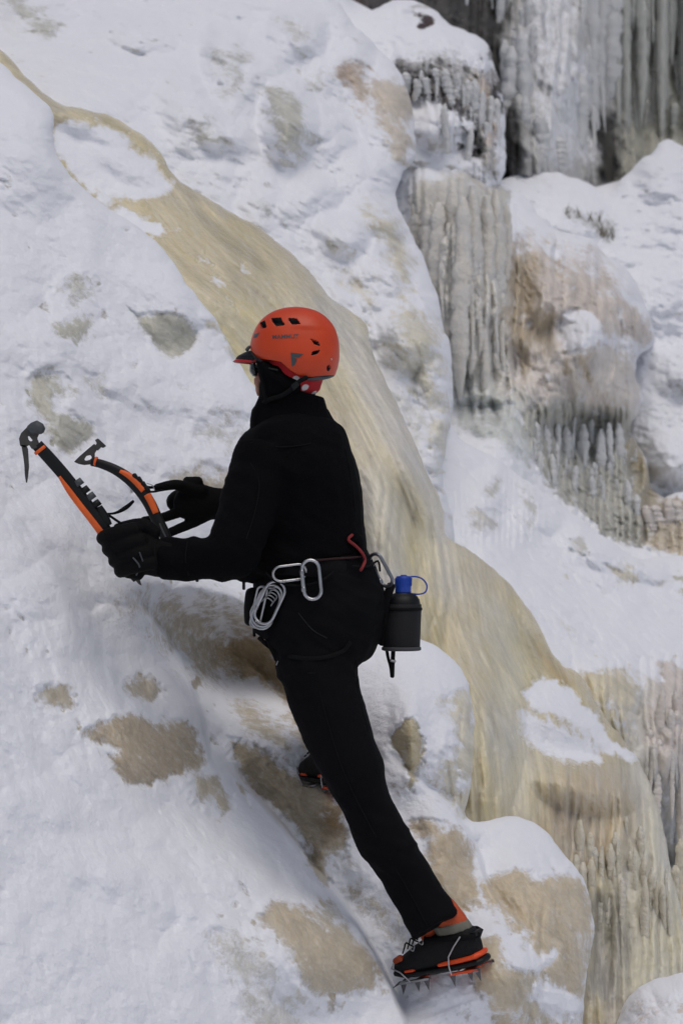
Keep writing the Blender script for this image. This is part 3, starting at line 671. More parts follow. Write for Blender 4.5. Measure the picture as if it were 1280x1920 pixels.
# --- snow ground round the foot of the slope, and the hill above
def sheet(name, xs, ys, zf, mat):
    vs = [(x, y, zf(x, y)) for y in ys for x in xs]; n = len(xs)
    fs = [(j*n+i, j*n+i+1, (j+1)*n+i+1, (j+1)*n+i) for j in range(len(ys)-1) for i in range(n-1)]
    o = link(name, mesh_from(name, vs, fs), mat); return tag(o, kind='structure')
axis = [-400,-200,-100,-50,-25,-12,-8,-5,-3,-2,-1,0,1,2,3,5,8,12,25,50,100,200,400]
sheet('snow_ground', axis, [-400,-100,-40,-20,-12,-9,-7,-5,-3,-2,-1,0,2,4,8,10.5], lambda x, y: -0.35 + 0.06 * math.sin(x * 1.3 + y) - 0.02 * max(0, -y - 5) ** 0.9, M_SNOW)
sheet('snow_hill', axis, [10.5,12,16,25,50,100,250,400], lambda x, y: -0.4 + 5.5 * (1 - math.exp(-(y - 10.5) / 14.0)) + 0.4 * math.sin(x * 0.21) * min(1, (y - 10.5) / 20), M_SNOW)

# ------------------------------------------------------------------ icicles
def icicle_mesh(name, seed, kind):
    """unit icicle: radius 1, hanging from z=0 to z=-1; lumpy column or thin spike"""
    r = random.Random(seed); rings, sides = (46, 11)
    vs, fs = [], []
    ph = [r.random() * 6.28 for _ in range(8)]
    bx = by = 0
    for i in range(rings + 1):
        t = i / rings
        if kind == 'column': R = 0.85 + 0.15 * math.sin(t * 3.1) ; R *= 1 if t < 0.72 else math.sqrt(max(0, 1 - ((t - 0.72) / 0.28)**1.6)) * 0.9 + 0.1 * (1 - t) / 0.28
        elif kind == 'spike': R = (1 - t)**0.75 * 0.95 + 0.02
        else: R = (0.55 + 0.5 * t) * (1 if t < 0.8 else math.sqrt(max(0, 1 - ((t - 0.8) / 0.2)**2)) + 0.02)
        R *= 1 + 0.07 * math.sin(t * 17 + ph[0]) + 0.06 * math.sin(t * 47 + ph[1])
        R *= min(1.0, 0.35 + t * 7) * (1 + 0.12 * r.uniform(-1, 1))
        bx = 0.38 * math.sin(t * 5 + ph[2]); by = 0.12 * math.sin(t * 5 + ph[3])
        for k in range(sides):
            a = 2 * math.pi * k / sides
            q = R * (1 + 0.12 * math.sin(3 * a + ph[4] + 3 * t) + 0.09 * r.uniform(-1, 1))
            vs.append((bx + q * math.cos(a), by + q * math.sin(a), -t))
    for i in range(rings):
        for k in range(sides):
            a = i * sides + k; b = i * sides + (k + 1) % sides
            fs.append((a, b, b + sides, a + sides))
    fs.append(tuple(range(sides - 1, -1, -1))); fs.append(tuple(rings * sides + k for k in range(sides)))
    me = mesh_from(name, vs, fs)
    return me
def ice_mat(name, col, white=0.35, rough=0.28):
    m, t, b = nt(name); pos = coords(t)
    sv = stretched(t, pos, (1, 1, 0.3)); n = noise(t, 18, 5, 0.65, sv, 0.5); n2 = noise(t, 70, 4, 0.6, pos)
    mr = t.nodes.new('ShaderNodeMapRange'); mr.inputs['From Min'].default_value = 0.35; mr.inputs['From Max'].default_value = 0.7; mr.inputs['To Max'].default_value = white * 1.6
    t.links.new(n.outputs[0], mr.inputs['Value'])
    c = mixc(t, mr.outputs[0], col, (0.66,0.66,0.64)); t.links.new(c, b.inputs['Base Color'])
    b.inputs['Roughness'].default_value = rough; b.inputs['Specular IOR Level'].default_value = 0.4
    b.inputs['Subsurface Weight'].default_value = 0.45; b.inputs['Subsurface Radius'].default_value = (1.0, 0.9, 0.75); b.inputs['Subsurface Scale'].default_value = 0.025
    bp = t.nodes.new('ShaderNodeBump'); bp.inputs['Strength'].default_value = 0.6; bp.inputs['Distance'].default_value = 0.02
    t.links.new(mathn(t, 'ADD', n.outputs[0], n2.outputs[0]), bp.inputs['Height']); t.links.new(bp.outputs[0], b.inputs['Normal'])
    return m
ICM = {k: ice_mat('ice_' + k, c, w) for k, (c, w) in dict(cream=((0.74,0.70,0.62),0.5), grey=((0.69,0.70,0.70),0.5), rose=((0.73,0.66,0.60),0.4), amber=((0.68,0.62,0.48),0.3), murky=((0.47,0.48,0.44),0.3), frost=((0.66,0.67,0.67),0.4)).items()}
ICB = {}
def icicle_base(kind, var, colr):
    key = (kind, var, colr)
    if key not in ICB:
        me = icicle_mesh('icicle', hash((kind, var)) % 1000 if False else {'column':10,'spike':20,'club':30}[kind] + var, kind)
        me.materials.append(ICM[colr]); ICB[key] = me
    return ICB[key]
def curtain(name, label, host, specs, colr, off=0.03, kind=('column', 'spike', 'club'), cat='icicles', seed=1, Yfix=None):
    """specs: (u, v_top, v_bottom, width px)"""
    r = random.Random(seed)
    u0 = sum(s[0] for s in specs) / len(specs); v0 = min(s[1] for s in specs)
    Ys = [(Yfix if Yfix is not None else min(depth(host, s[0], s[1] + 4), depth(host, s[0], 0.6*s[1]+0.4*s[2]) + 0.02)) for s in specs]
    Ym = sum(Ys) / len(Ys)
    root = empty('icicle_cluster' if name is None else name, P(u0, v0, Ym)); tag(root, label, cat)
    for s, y in zip(specs, Ys):
        u, a, b, w = s[:4]; kd = s[4] if len(s) > 4 else r.choice(kind)
        y = y + off * 0.3 - off; a += r.uniform(-14, 10)
        k = (CAM_D + y) / CAM_F
        o = bpy.data.objects.new('icicle', icicle_base(kd, r.randrange(4), colr)); COL.objects.link(o)
        o.parent = root; o.location = P(u, a, y) - root.location
        o.scale = (w * 0.5 * k, w * 0.5 * k * 1.1, (b - a) * k); o.rotation_euler = (0, 0, r.random() * 6.28)
    return root
def fringe(u0, u1, n, tops, lens, w, seed):
    r = random.Random(seed); out = []
    for i in range(n):
        u = u0 + (u1 - u0) * (i + r.random()) / n; t = r.uniform(*tops(u)); out.append((u, t, t + r.uniform(*lens) * (0.6 + 0.8 * r.random()), w * r.uniform(0.6, 1.5), r.choice(('spike', 'spike', 'spike', 'column'))))
    return out
def fill(u0, u1, step, top, bot, w, seed, jit=0.5):
    r = random.Random(seed); out = []; u = u0
    while u < u1:
        out.append((u, top(u) + r.uniform(-8, 8), bot(u) + r.uniform(-1, 1) * jit * 60, w * r.uniform(0.7, 1.3))); u += step * r.uniform(0.7, 1.3)
    return out
lin = lambda a, b, c, d: (lambda u: b + (d - b) * (u - a) / (c - a))
curtain(None, 'tall cream icicles hanging side by side on the ribbed wall right of the yellow flow', 'ice_step',
        [(776,410,540,26,'column'),(797,380,620,32,'column'),(820,372,680,30,'column'),(842,362,720,34,'column'),(864,370,752,32,'column'),(886,358,715,30,'column'),(908,368,745,34,'column'),
         (930,368,700,30,'column'),(946,395,660,22,'column'),(905,600,765,14,'spike'),(850,650,756,12,'spike'),(943,600,750,14,'spike')] + fringe(772, 950, 26, lambda u: (370, 590), (70, 150), 13, 31), 'cream', 0.0, seed=3)
curtain(None, 'long thin icicles below the rosy ice bulge at the right', 'ice_step',
        [(1004,790,880,14,'spike'),(1024,795,905,18,'column'),(1044,790,935,13,'spike'),(1060,792,905,18,'column'),(1076,775,850,9,'spike'),(1092,795,965,20,'column'),(1110,790,905,12,'spike'),(1126,800,965,18,'column'),(1142,805,985,14,'spike'),(1160,808,935,18,'column'),
         (1035,860,955,14,'column'),(1078,880,975,16,'column'),(1108,890,985,16,'column'),(1130,910,990,12),(1176,905,1010,16,'column'),(1192,940,1015,14)] + fringe(1000, 1200, 22, lambda u: (800 + max(0, u-1060)*0.3, 900 + max(0, u-1100)*0.5), (40, 90), 8, 32), 'grey', 0.005, seed=5)
curtain(None, 'blunt brownish icicles at the right edge above the lower snow bank', 'ice_step',
        [(1214,950,1010,22),(1232,945,1025,26),(1252,940,1035,22),(1272,935,1035,28),(1296,935,1030,26),(1320,940,1030,26)], 'rose', 0.01, seed=6, kind=('column',))
curtain(None, 'frosted drips hanging on the dark side of the hump at the top', 'frosted_hump',
        [(742,120,175,16),(760,130,190,20),(780,140,190,16),(800,150,205,22),(818,140,190,16),(838,130,215,20),(856,150,225,16),(872,150,235,20),(888,160,300,22),(903,170,318,18),(918,175,325,20),(932,190,330,18),
         (880,250,320,12),(845,180,215,12)] + fringe(740, 935, 26, lambda u: (110 + max(0, u-800)*0.3, 180 + max(0, u-800)*0.8), (30, 80), 10, 33)[::2], 'grey', 0.02, seed=7, kind=('column', 'spike'))
curtain(None, 'thick grey frozen columns of the fall at the top right', 'rock_cliff',
        [(908,-60,60,8,'spike'),(921,-60,90,10,'spike'),(934,-80,210,24,'spike'),(952,100,332,34,'column'),(978,60,340,30,'column'),(1108,-120,345,30,'column'),(1122,-100,250,34,'column'),(1142,-120,225,36,'column'),
         (1130,150,330,10,'spike'),(1112,210,348,12,'spike'),(875,-30,50,9,'spike'),(890,-60,44,10,'spike'),(1085,150,335,28,'column'),(1010,230,335,30,'column'),(1048,250,335,26,'column')] + fringe(945, 1000, 16, lambda u: (-120, 200), (60, 170), 13, 34) + fringe(1085, 1155, 18, lambda u: (-120, 220), (60, 150), 12, 37), 'frost', 0.05, seed=8)
curtain(None, 'straight dim greenish ice columns on the far right wall at the top', 'rock_cliff',
        [(1168,-160,300,20),(1200,-160,240,22),(1240,-160,275,20),(1295,-160,300,20)] + fringe(1155, 1330, 70, lambda u: (-140, 190), (90, 220), 12, 35), 'murky', 0.03, seed=9, kind=('column',))
curtain(None, 'yellow dripping columns under the lip of the lower cascade', 'ice_flow',
        [(1086,1540,1810,18,'spike'),(1128,1600,1876,14,'spike'),(1104,1560,1740,16,'spike'),(1152,1560,1760,18,'spike')] + fringe(1050, 1275, 30, lambda u: (1530, 1700), (140, 300), 13, 36), 'amber', -0.01, seed=12)
curtain(None, 'pinkish frozen columns on the far right side beside the cascade', 'snow_bank',
        [(1240,1300,1490,18),(1266,1290,1450,20),(1292,1290,1470,20),(1318,1290,1480,20),(1276,1440,1595,16,'column')] + fringe(1215, 1300, 14, lambda u: (1300, 1450), (90, 160), 13, 38), 'rose', -0.01, seed=13, kind=('column',))
# small dead grass tips poking out of the far snow
def grass():
    m, t, b = nt('dry_grass'); b.inputs['Base Color'].default_value = (0.22, 0.20, 0.16, 1); b.inputs['Roughness'].default_value = 0.8
    r = random.Random(4); vs, fs = [], []
    for (cu, cv, n, sp) in ((1075,402,5,18),(1108,412,6,18),(1132,438,12,8),(1152,446,3,6)):
        for i in range(n):
            u = cu + r.uniform(-sp, sp); v = cv + r.uniform(-5, 5); y = depth('snowfield', u, v) - 0.01
            p = P(u, v + 3, y); h = r.uniform(0.02, 0.07); dx = r.uniform(-0.03, 0.03)
            k = len(vs); w = 0.004
            for q in ((-w,0,0),(w,0,0),(0,w,0)): vs.append((p.x+q[0], p.y+q[1], p.z))
            vs.append((p.x+dx, p.y, p.z+h)); fs += [(k,k+1,k+3),(k+1,k+2,k+3),(k+2,k,k+3)]
    o = link('dry_grass', mesh_from('dry_grass', vs, fs, False), m); tag(o, kind='stuff')
grass()
# ================================================================== THE CLIMBER AND THE GEAR
def pmat(name, col, rough=0.6, metal=0.0, bump=0.0, bscale=300, sheen=0.0, spec=0.4, var=0.12, vscale=25):
    m, t, b = nt(name); pos = coords(t)
    n = noise(t, vscale, 4, 0.6, pos)
    mr = t.nodes.new('ShaderNodeMapRange'); mr.inputs['To Min'].default_value = 1 - var; mr.inputs['To Max'].default_value = 1 + var
    mr.inputs['From Min'].default_value = 0.3; mr.inputs['From Max'].default_value = 0.7
    t.links.new(n.outputs[0], mr.inputs['Value'])
    vc = t.nodes.new('ShaderNodeVectorMath'); vc.operation = 'SCALE'; vc.inputs[0].default_value = col; t.links.new(mr.outputs[0], vc.inputs['Scale'])
    t.links.new(vc.outputs[0], b.inputs['Base Color'])
    t.links.new(mathn(t, 'MULTIPLY_ADD', n.outputs[0], 0.15, rough - 0.07), b.inputs['Roughness'])
    b.inputs['Metallic'].default_value = metal; b.inputs['Specular IOR Level'].default_value = spec
    if sheen: b.inputs['Sheen Weight'].default_value = sheen; b.inputs['Sheen Roughness'].default_value = 0.6; b.inputs['Sheen Tint'].default_value = (0.5, 0.5, 0.6, 1)
    if bump:
        n2 = noise(t, bscale, 3, 0.6, pos); bp = t.nodes.new('ShaderNodeBump'); bp.inputs['Strength'].default_value = bump; bp.inputs['Distance'].default_value = 0.003
        t.links.new(n2.outputs[0], bp.inputs['Height']); t.links.new(bp.outputs[0], b.inputs['Normal'])
    return m
K_JACKET = pmat('black_fleece', (0.0020, 0.0020, 0.0026), 0.9, bump=0.5, bscale=240, sheen=0.0, spec=0.09)
K_PANTS = pmat('black_softshell', (0.0034, 0.0034, 0.0042), 0.85, bump=0.3, bscale=500, sheen=0.0, spec=0.1)
K_GLOVE = pmat('black_glove', (0.003, 0.003, 0.0033), 0.8, bump=0.5, bscale=200, spec=0.12)
K_SKIN = pmat('skin', (0.42, 0.20, 0.14), 0.5, spec=0.35)
K_HELM = pmat('orange_helmet', (0.56, 0.052, 0.009), 0.45, spec=0.4, var=0.05, bump=0.05)
K_DARK = pmat('black_plastic', (0.006, 0.0065, 0.007), 0.5, spec=0.25)
K_WEB = pmat('black_webbing', (0.004, 0.004, 0.0045), 0.8, bump=0.6, bscale=600, spec=0.15)
K_GREY = pmat('grey_plastic', (0.055, 0.06, 0.065), 0.5)
K_REDP = pmat('red_plastic', (0.40, 0.015, 0.015), 0.45)
K_ORG = pmat('orange_rubber', (0.72, 0.115, 0.015), 0.5, var=0.12)
K_ORB = pmat('orange_boot', (0.42, 0.065, 0.018), 0.7, bump=0.4, var=0.2)
K_RAND = pmat('orange_rand', (0.66, 0.065, 0.012), 0.5)
K_GRB = pmat('grey_boot', (0.15, 0.14, 0.11), 0.75, bump=0.4, var=0.2)
K_STEEL = pmat('bare_steel', (0.36, 0.36, 0.37), 0.3, metal=1.0)
K_ALU = pmat('polished_aluminium', (0.46, 0.46, 0.475), 0.30, metal=0.9)
K_DSTL = pmat('dark_forged_steel', (0.075, 0.07, 0.065), 0.45, metal=0.6, var=0.3, bump=0.3)
K_BLUE = pmat('blue_plastic', (0.012, 0.055, 0.36), 0.42)
K_CORD = pmat('red_cord', (0.22, 0.02, 0.02), 0.75, bump=0.6, bscale=500)
K_SLEEVE = pmat('black_neoprene', (0.010, 0.010, 0.011), 0.72, bump=0.5, bscale=400, spec=0.3)
def dotted():
    m, t, b = nt('red_dotted_knit'); pos = coords(t)
    v = t.nodes.new('ShaderNodeTexVoronoi'); v.inputs['Scale'].default_value = 24; v.inputs['Randomness'].default_value = 0.75; t.links.new(pos, v.inputs['Vector'])
    mr = t.nodes.new('ShaderNodeMapRange'); mr.inputs['From Min'].default_value = 0.26; mr.inputs['From Max'].default_value = 0.32; t.links.new(v.outputs['Distance'], mr.inputs['Value'])
    t.links.new(mixc(t, mr.outputs[0], (0.62, 0.58, 0.57), (0.40, 0.006, 0.010)), b.inputs['Base Color']); b.inputs['Roughness'].default_value = 0.85
    return m
K_DOTS = dotted()

K_SPIKE = pmat('worn_steel', (0.10, 0.10, 0.105), 0.4, metal=0.4)
K_BOOT = pmat('black_boot_leather', (0.0045, 0.0045, 0.005), 0.7, bump=0.8, bscale=220, spec=0.25, var=0.5, vscale=60)
def loft(chain, sides=20, cap=True, flat=False):
    """chain of (point, in-picture radius m, depth radius m): rings square to the chain, rounded ends -> verts, faces"""
    pts = [c[0] for c in chain]; n = len(chain); rings = []
    def frame(i):
        a = pts[max(i-1, 0)]; b = pts[min(i+1, n-1)]; d = (b - a).normalized()
        s = d.cross(Vector((0, 1, 0)))
        if s.length < 0.2: s = Vector((1, 0, 0)) - d * d.x
        s.normalize(); w = d.cross(s).normalized(); return d, s, w
    seq = []
    d, s, w = frame(0)
    if not flat:
        for k in (0.05, 0.5, 0.85): seq.append((pts[0] - d * chain[0][1] * (1 - k) * 0.8, chain[0][1] * math.sqrt(1 - (1-k)**2), chain[0][2] * math.sqrt(1 - (1-k)**2), s, w))
    for i in range(n):
        d, s, w = frame(i); seq.append((pts[i], chain[i][1], chain[i][2], s, w))
    if not flat:
        for k in (0.85, 0.5, 0.05): seq.append((pts[-1] + d * chain[-1][1] * (1 - k) * 0.8, chain[-1][1] * math.sqrt(1 - (1-k)**2), chain[-1][2] * math.sqrt(1 - (1-k)**2), s, w))
    vs, fs = [], []
    for p, a, b, s, w in seq:
        for k in range(sides):
            t = 2 * math.pi * k / sides; vs.append(p + s * a * math.cos(t) + w * b * math.sin(t))
    for i in range(len(seq) - 1):
        for k in range(sides):
            a = i * sides + k; b = i * sides + (k+1) % sides; fs.append((a, b, b + sides, a + sides))
    fs.append(tuple(range(sides))[::-1]); fs.append(tuple(range((len(seq)-1)*sides, len(seq)*sides)))
    return vs, fs
PX = 1 / 680.0
def densify(ch, m=3):
    if len(ch) < 3: return ch
    out = []; n = len(ch); g = lambda i: ch[max(0, min(n-1, i))]
    for i in range(n-1):
        for k in range(m):
            t = k / m; o = []
            for j in range(len(ch[0])):
                a, b, c, d = g(i-1)[j], g(i)[j], g(i+1)[j], g(i+2)[j]
                o.append(0.5*((2*b)+(-a+c)*t+(2*a-5*b+4*c-d)*t*t+(-a+3*b-3*c+d)*t**3))
            out.append(tuple(o))
    out.append(ch[-1]); return out
def C(chain, flat=False, grow=1.0, m=3, sides=20):
    """chain in photo pixels: (u, v, Y, r px[, depth radius m])"""
    ch = [c if len(c) == 5 else c + (c[3] * PX,) for c in chain]; ch = densify(ch, m)
    return loft([(P(c[0], c[1], c[2]), c[3] * PX * grow, c[4] * grow) for c in ch], flat=flat, sides=sides)
def fuse(name, pieces, voxel, mat, parent, smooth=4, wrinkle=None):
    """join overlapping lofts into ONE continuous skin"""
    vs, fs = [], []
    for a, b in pieces:
        o = len(vs); vs += a; fs += [tuple(i + o for i in f) for f in b]
    me = mesh_from('tmp', vs, fs); ob = bpy.data.objects.new('tmp', me); COL.objects.link(ob)
    bm = bmesh.new(); bm.from_mesh(me); bmesh.ops.recalc_face_normals(bm, faces=bm.faces); bm.to_mesh(me); bm.free()
    r = ob.modifiers.new('r', 'REMESH'); r.mode = 'VOXEL'; r.voxel_size = voxel; r.use_smooth_shade = True
    s = ob.modifiers.new('s', 'SMOOTH'); s.iterations = smooth; s.factor = 0.6
    dg = bpy.context.evaluated_depsgraph_get(); dg.update()
    out = bpy.data.meshes.new_from_object(ob.evaluated_get(dg), depsgraph=dg)
    bpy.data.objects.remove(ob); out.name = name
    nv = len(out.vertices); co = np.empty(nv*3, np.float32); out.vertices.foreach_get('co', co); co = co.reshape(-1, 3)
    no = np.empty(nv*3, np.float32); out.vertices.foreach_get('normal', no); no = no.reshape(-1, 3)
    if wrinkle:
        d = wrinkle(co[:, 0], co[:, 1], co[:, 2]); co += no * np.asarray(d)[:, None]
        out.vertices.foreach_set('co', co.ravel())
    out.polygons.foreach_set('use_smooth', [True] * len(out.polygons)); out.update()
    return link(name, out, mat, parent)
def tube(name, pts, r, mat, parent, sides=8, depth=None, closed=False, flat=False, world=False):
    """tube through photo-pixel points (u, v, Y) or world points"""
    W = [p if world else P(*p) for p in pts]
    if closed:
        n = len(W); vs, fs = [], []
        c = sum(W, Vector()) / n; nrm = (W[0] - c).cross(W[n//4] - c).normalized()
        for i in range(n):
            d = (W[(i+1) % n] - W[i-1]).normalized(); s = d.cross(nrm).normalized()
            for k in range(sides):
                t = 2*math.pi*k/sides; vs.append(W[i] + s*r*math.cos(t) + nrm*(depth or r)*math.sin(t))
        for i in range(n):
            for k in range(sides):
                a, b = i*sides+k, i*sides+(k+1) % sides; c2, d2 = ((i+1) % n)*sides+(k+1) % sides, ((i+1) % n)*sides+k
                fs.append((a, b, c2, d2))
        return link(name, mesh_from(name, vs, fs), mat, parent)
    rr = r if isinstance(r, (list, tuple)) else [r] * len(W)
    ch = [tuple(w) + (q,) for w, q in zip(W, rr)]; ch = densify(ch, 4)
    vs, fs = loft([(Vector(c[:3]), c[3], depth or c[3]) for c in ch], sides=sides, flat=flat)
    return link(name, mesh_from(name, vs, fs), mat, parent)
def plate(name, poly, Y, th, mat, parent, holes=(), tilt=0.0, bevel=0.0012):
    """forged plate cut to an outline, with real thickness; tilt: depth change per pixel"""
    bm = bmesh.new(); es = []
    for lp in (poly,) + tuple(holes):
        vv = [bm.verts.new(P(u, v, Y + tilt * (u - poly[0][0]))) for u, v in lp]
        es += [bm.edges.new((vv[i], vv[(i+1) % len(vv)])) for i in range(len(vv))]
    bmesh.ops.triangle_fill(bm, use_beauty=True, edges=es)
    r = bmesh.ops.extrude_face_region(bm, geom=bm.faces[:])
    bmesh.ops.translate(bm, verts=[g for g in r['geom'] if isinstance(g, bmesh.types.BMVert)], vec=(0, th, 0))
    bmesh.ops.recalc_face_normals(bm, faces=bm.faces)
    if bevel:
        sharp = [e for e in bm.edges if len(e.link_faces) == 2 and e.calc_face_angle(0) > 0.6]
        bmesh.ops.bevel(bm, geom=sharp, offset=bevel, segments=2, affect='EDGES', clamp_overlap=True)
    me = bpy.data.meshes.new(name); bm.to_mesh(me); bm.free()
    return link(name, me, mat, parent)
def lathe(name, prof, centre, mat, parent, sides=40, tiltx=0.0):
    vs, fs = [], []
    for r, z in prof:
        for k in range(sides):
            t = 2*math.pi*k/sides; vs.append(Vector((r*math.cos(t) + z*tiltx, r*math.sin(t), z)) + centre)
    for i in range(len(prof)-1):
        for k in range(sides):
            a, b = i*sides+k, i*sides+(k+1) % sides; fs.append((a, b, b+sides, a+sides))
    fs.append(tuple(range(sides))[::-1]); fs.append(tuple(range((len(prof)-1)*sides, len(prof)*sides)))
    return link(name, mesh_from(name, vs, fs), mat, parent)
def tree_of(*obs):
    vs, fs = [], []
    for o in obs:
        n = len(vs); W = wmat(o); vs += [W @ v.co for v in o.data.vertices]
        fs += [tuple(i + n for i in p.vertices) for p in o.data.polygons]
    return BVHTree.FromPolygons(vs, fs)
EYE = Vector((0, -CAM_D, CAM_Z))
def onto(tree, u, v, lift=0.002, default=-0.1):
    d = (P(u, v, 0) - EYE).normalized(); h = tree.ray_cast(EYE, d)
    if h[0] is None: return P(u, v, default)
    return h[0] - d * lift
def print_on(name, tree, polys, mat, parent, lift=0.0012):
    """flat print laid on a curved surface: polygons in photo pixels"""
    bm = bmesh.new()
    for poly in polys:
        vv = [bm.verts.new((p[0], p[1], 0)) for p in poly]; bm.faces.new(vv)
    bmesh.ops.triangulate(bm, faces=bm.faces)
    bmesh.ops.subdivide_edges(bm, edges=[e for e in bm.edges if e.calc_length() > 5], cuts=2, use_grid_fill=True)
    for q in bm.verts: q.co = onto(tree, q.co.x, q.co.y, lift)
    me = bpy.data.meshes.new(name); bm.to_mesh(me); bm.free(); return link(name, me, mat, parent)
def text_on(name, tree, s, u0, v0, w, h, ang, mat, parent, lift=0.0012, shear=0.0):
    cu = bpy.data.curves.new('t', 'FONT'); cu.body = s; cu.offset = 0.012; ob = bpy.data.objects.new('t', cu); COL.objects.link(ob)
    dg = bpy.context.evaluated_depsgraph_get(); dg.update()
    me = bpy.data.meshes.new_from_object(ob.evaluated_get(dg)); bpy.data.objects.remove(ob)
    xs = [v.co.x for v in me.vertices]; ys = [v.co.y for v in me.vertices]
    x0, x1, y0, y1 = min(xs), max(xs), min(ys), max(ys); ca, sa = math.cos(math.radians(ang)), math.sin(math.radians(ang))
    for v in me.vertices:
        a = (v.co.x - x0)/(x1-x0)*w + shear * (v.co.y-y0)/(y1-y0)*h; b = -(v.co.y-y0)/(y1-y0)*h
        v.co = onto(tree, u0 + a*ca - b*sa, v0 + a*sa + b*ca, lift)
    me.name = name; me.materials.clear(); return link(name, me, mat, parent)

person = empty('person', P(700, 1850, 0.0))
tag(person, 'ice climber in black clothes and orange helmet stepping up the slope with arms forward', 'person')

# ---- the body under the clothes: one continuous figure
NECK = [(548,800,0.03,46),(548,770,0.02,40),(550,745,0.01,40)]
HEAD = [(546,735,0.0,42,0.060),(548,710,0.0,56,0.064),(550,680,0.0,62,0.070),(553,650,0.0,62,0.072),(556,625,0.0,54,0.068),(556,608,0.0,34,0.045)]
TRUNK = [(545,775,0.02,66,0.075),(548,800,0.02,78,0.105),(550,825,0.01,98,0.155),(551,860,0.0,106,0.185),(556,905,0.0,116,0.185),(560,950,0.0,119,0.170),(564,1000,0.0,117,0.155),(568,1035,0.0,114,0.150),(575,1062,0.0,112,0.145)]
PELV = [(576,1050,0.0,108,0.140),(590,1095,0.0,121,0.150),(598,1140,0.0,124,0.160),(598,1180,0.0,118,0.160),(590,1212,0.02,96,0.145),(586,1240,0.02,70,0.12)]
ARM_N = [(500,852,-0.10,60),(484,900,-0.13,56),(466,950,-0.16,53),(450,1000,-0.185,50),(434,1036,-0.20,47),(392,1046,-0.19,39),(345,1047,-0.18,37),(300,1047,-0.17,36)]
ARM_F = [(520,860,0.14,56),(495,890,0.20,50),(462,930,0.25,42),(432,948,0.24,33),(400,946,0.21,29)]
LEG_N = [(590,1215,-0.03,68,0.115),(597,1260,-0.05,66,0.11),(609,1300,-0.06,62,0.10),(625,1350,-0.07,59,0.092),(643,1400,-0.08,57,0.085),(664,1450,-0.08,53,0.080),(684,1505,-0.07,43,0.068),(707,1553,-0.05,44,0.070),(737,1600,-0.02,44,0.068),(767,1650,0.0,42,0.062),(797,1703,-0.005,43,0.062),(817,1737,-0.015,46,0.066)]
LEG_F = [(590,1180,0.10,62),(583,1200,0.26,60),(596,1225,0.44,52),(606,1280,0.52,44),(612,1340,0.50,42),(614,1400,0.47,36),(616,1432,0.45,33)]
body = fuse('body', [C(TRUNK, grow=0.86, flat=True), C(NECK, flat=True, grow=0.85), C(HEAD), C(PELV, grow=0.86, flat=True), C(ARM_N, grow=0.72, flat=True), C(ARM_F, grow=0.7, flat=True), C(LEG_N[:-1], grow=0.7, flat=True), C(LEG_F[:-1], grow=0.65, flat=True),
    C([(486,708,-0.0,10,0.012),(479,716,0.0,6,0.008)], m=1), C([(486,728,0.0,8,0.02),(483,735,0.0,6,0.015)], m=1), C([(489,745,0.0,12,0.025)]*2, m=1),
    C([(300,1047,-0.17,24),(262,1040,-0.17,22)], m=1), C([(400,946,0.21,20),(370,945,0.2,20)], m=1), C([(556,702,-0.064,10,0.012),(560,690,-0.068,9,0.010)], m=1)], 0.008, K_SKIN, person, smooth=3)
body['label'] = 'climber seen from behind and the left, little skin showing at cheek and nose'

def folds(amp, sx=0.05, sz=0.03, seed=0.0):
    def f(x, y, z):
        q = z + 0.5 * x
        a = fbm(x/0.13 + seed, y/0.13, z/0.10, 3)
        b = 1 - np.abs(perlin(x/0.16 + seed, y/0.12, q/sz * 0.55)) * 2.2
        g = fbm(x/0.3 + 5 + seed, y/0.3, z/0.3, 2)
        return amp * (0.8 * a + 0.7 * b * np.clip(0.5 + 1.4 * g, 0, 1)) + 0.0006 * perlin(x/0.006, y/0.006, z/0.006)
    return f
jacket = fuse('jacket', [C(TRUNK, flat=True, grow=1.03), C(ARM_N, flat=True, grow=1.04), C(ARM_F, flat=True),
    C([(540,838,-0.05,84,0.12),(545,870,-0.06,96,0.12)], m=1), C([(672,1012,0.0,12,0.10),(676,1038,0.0,10,0.10)], m=1), C([(440,1078,-0.2,6),(462,1082,-0.16,8)], m=1)], 0.0065, K_JACKET, person, smooth=5, wrinkle=folds(0.009))
collar = fuse('collar', [C([(546,808,0.0,78,0.11),(545,785,0.0,76,0.098),(546,765,0.0,68,0.085),(547,742,0.0,61,0.08),(548,734,0.0,58,0.078)], flat=True), C([(482,792,0.0,14,0.06),(486,772,0.0,14,0.06)], m=1), C([(508,758,0.0,22,0.05),(504,770,0.0,26,0.05)], m=1)], 0.005, K_JACKET, jacket, smooth=3, wrinkle=folds(0.004, seed=4))
trousers = fuse('trousers', [C(PELV, flat=True), C(LEG_N, flat=True, grow=1.09), C(LEG_F, flat=True), C([(640,1130,-0.03,70,0.12),(655,1165,-0.02,62,0.12),(640,1195,-0.02,50,0.11)], m=2), C([(560,1215,-0.08,40,0.06),(590,1240,-0.09,50,0.06)], m=1),
    C([(640,1500,-0.09,10,0.05),(650,1512,-0.09,12,0.05)], m=1)], 0.0065, K_PANTS, person, smooth=4, wrinkle=folds(0.009, seed=9))
T_CLOTH = tree_of(jacket, trousers)
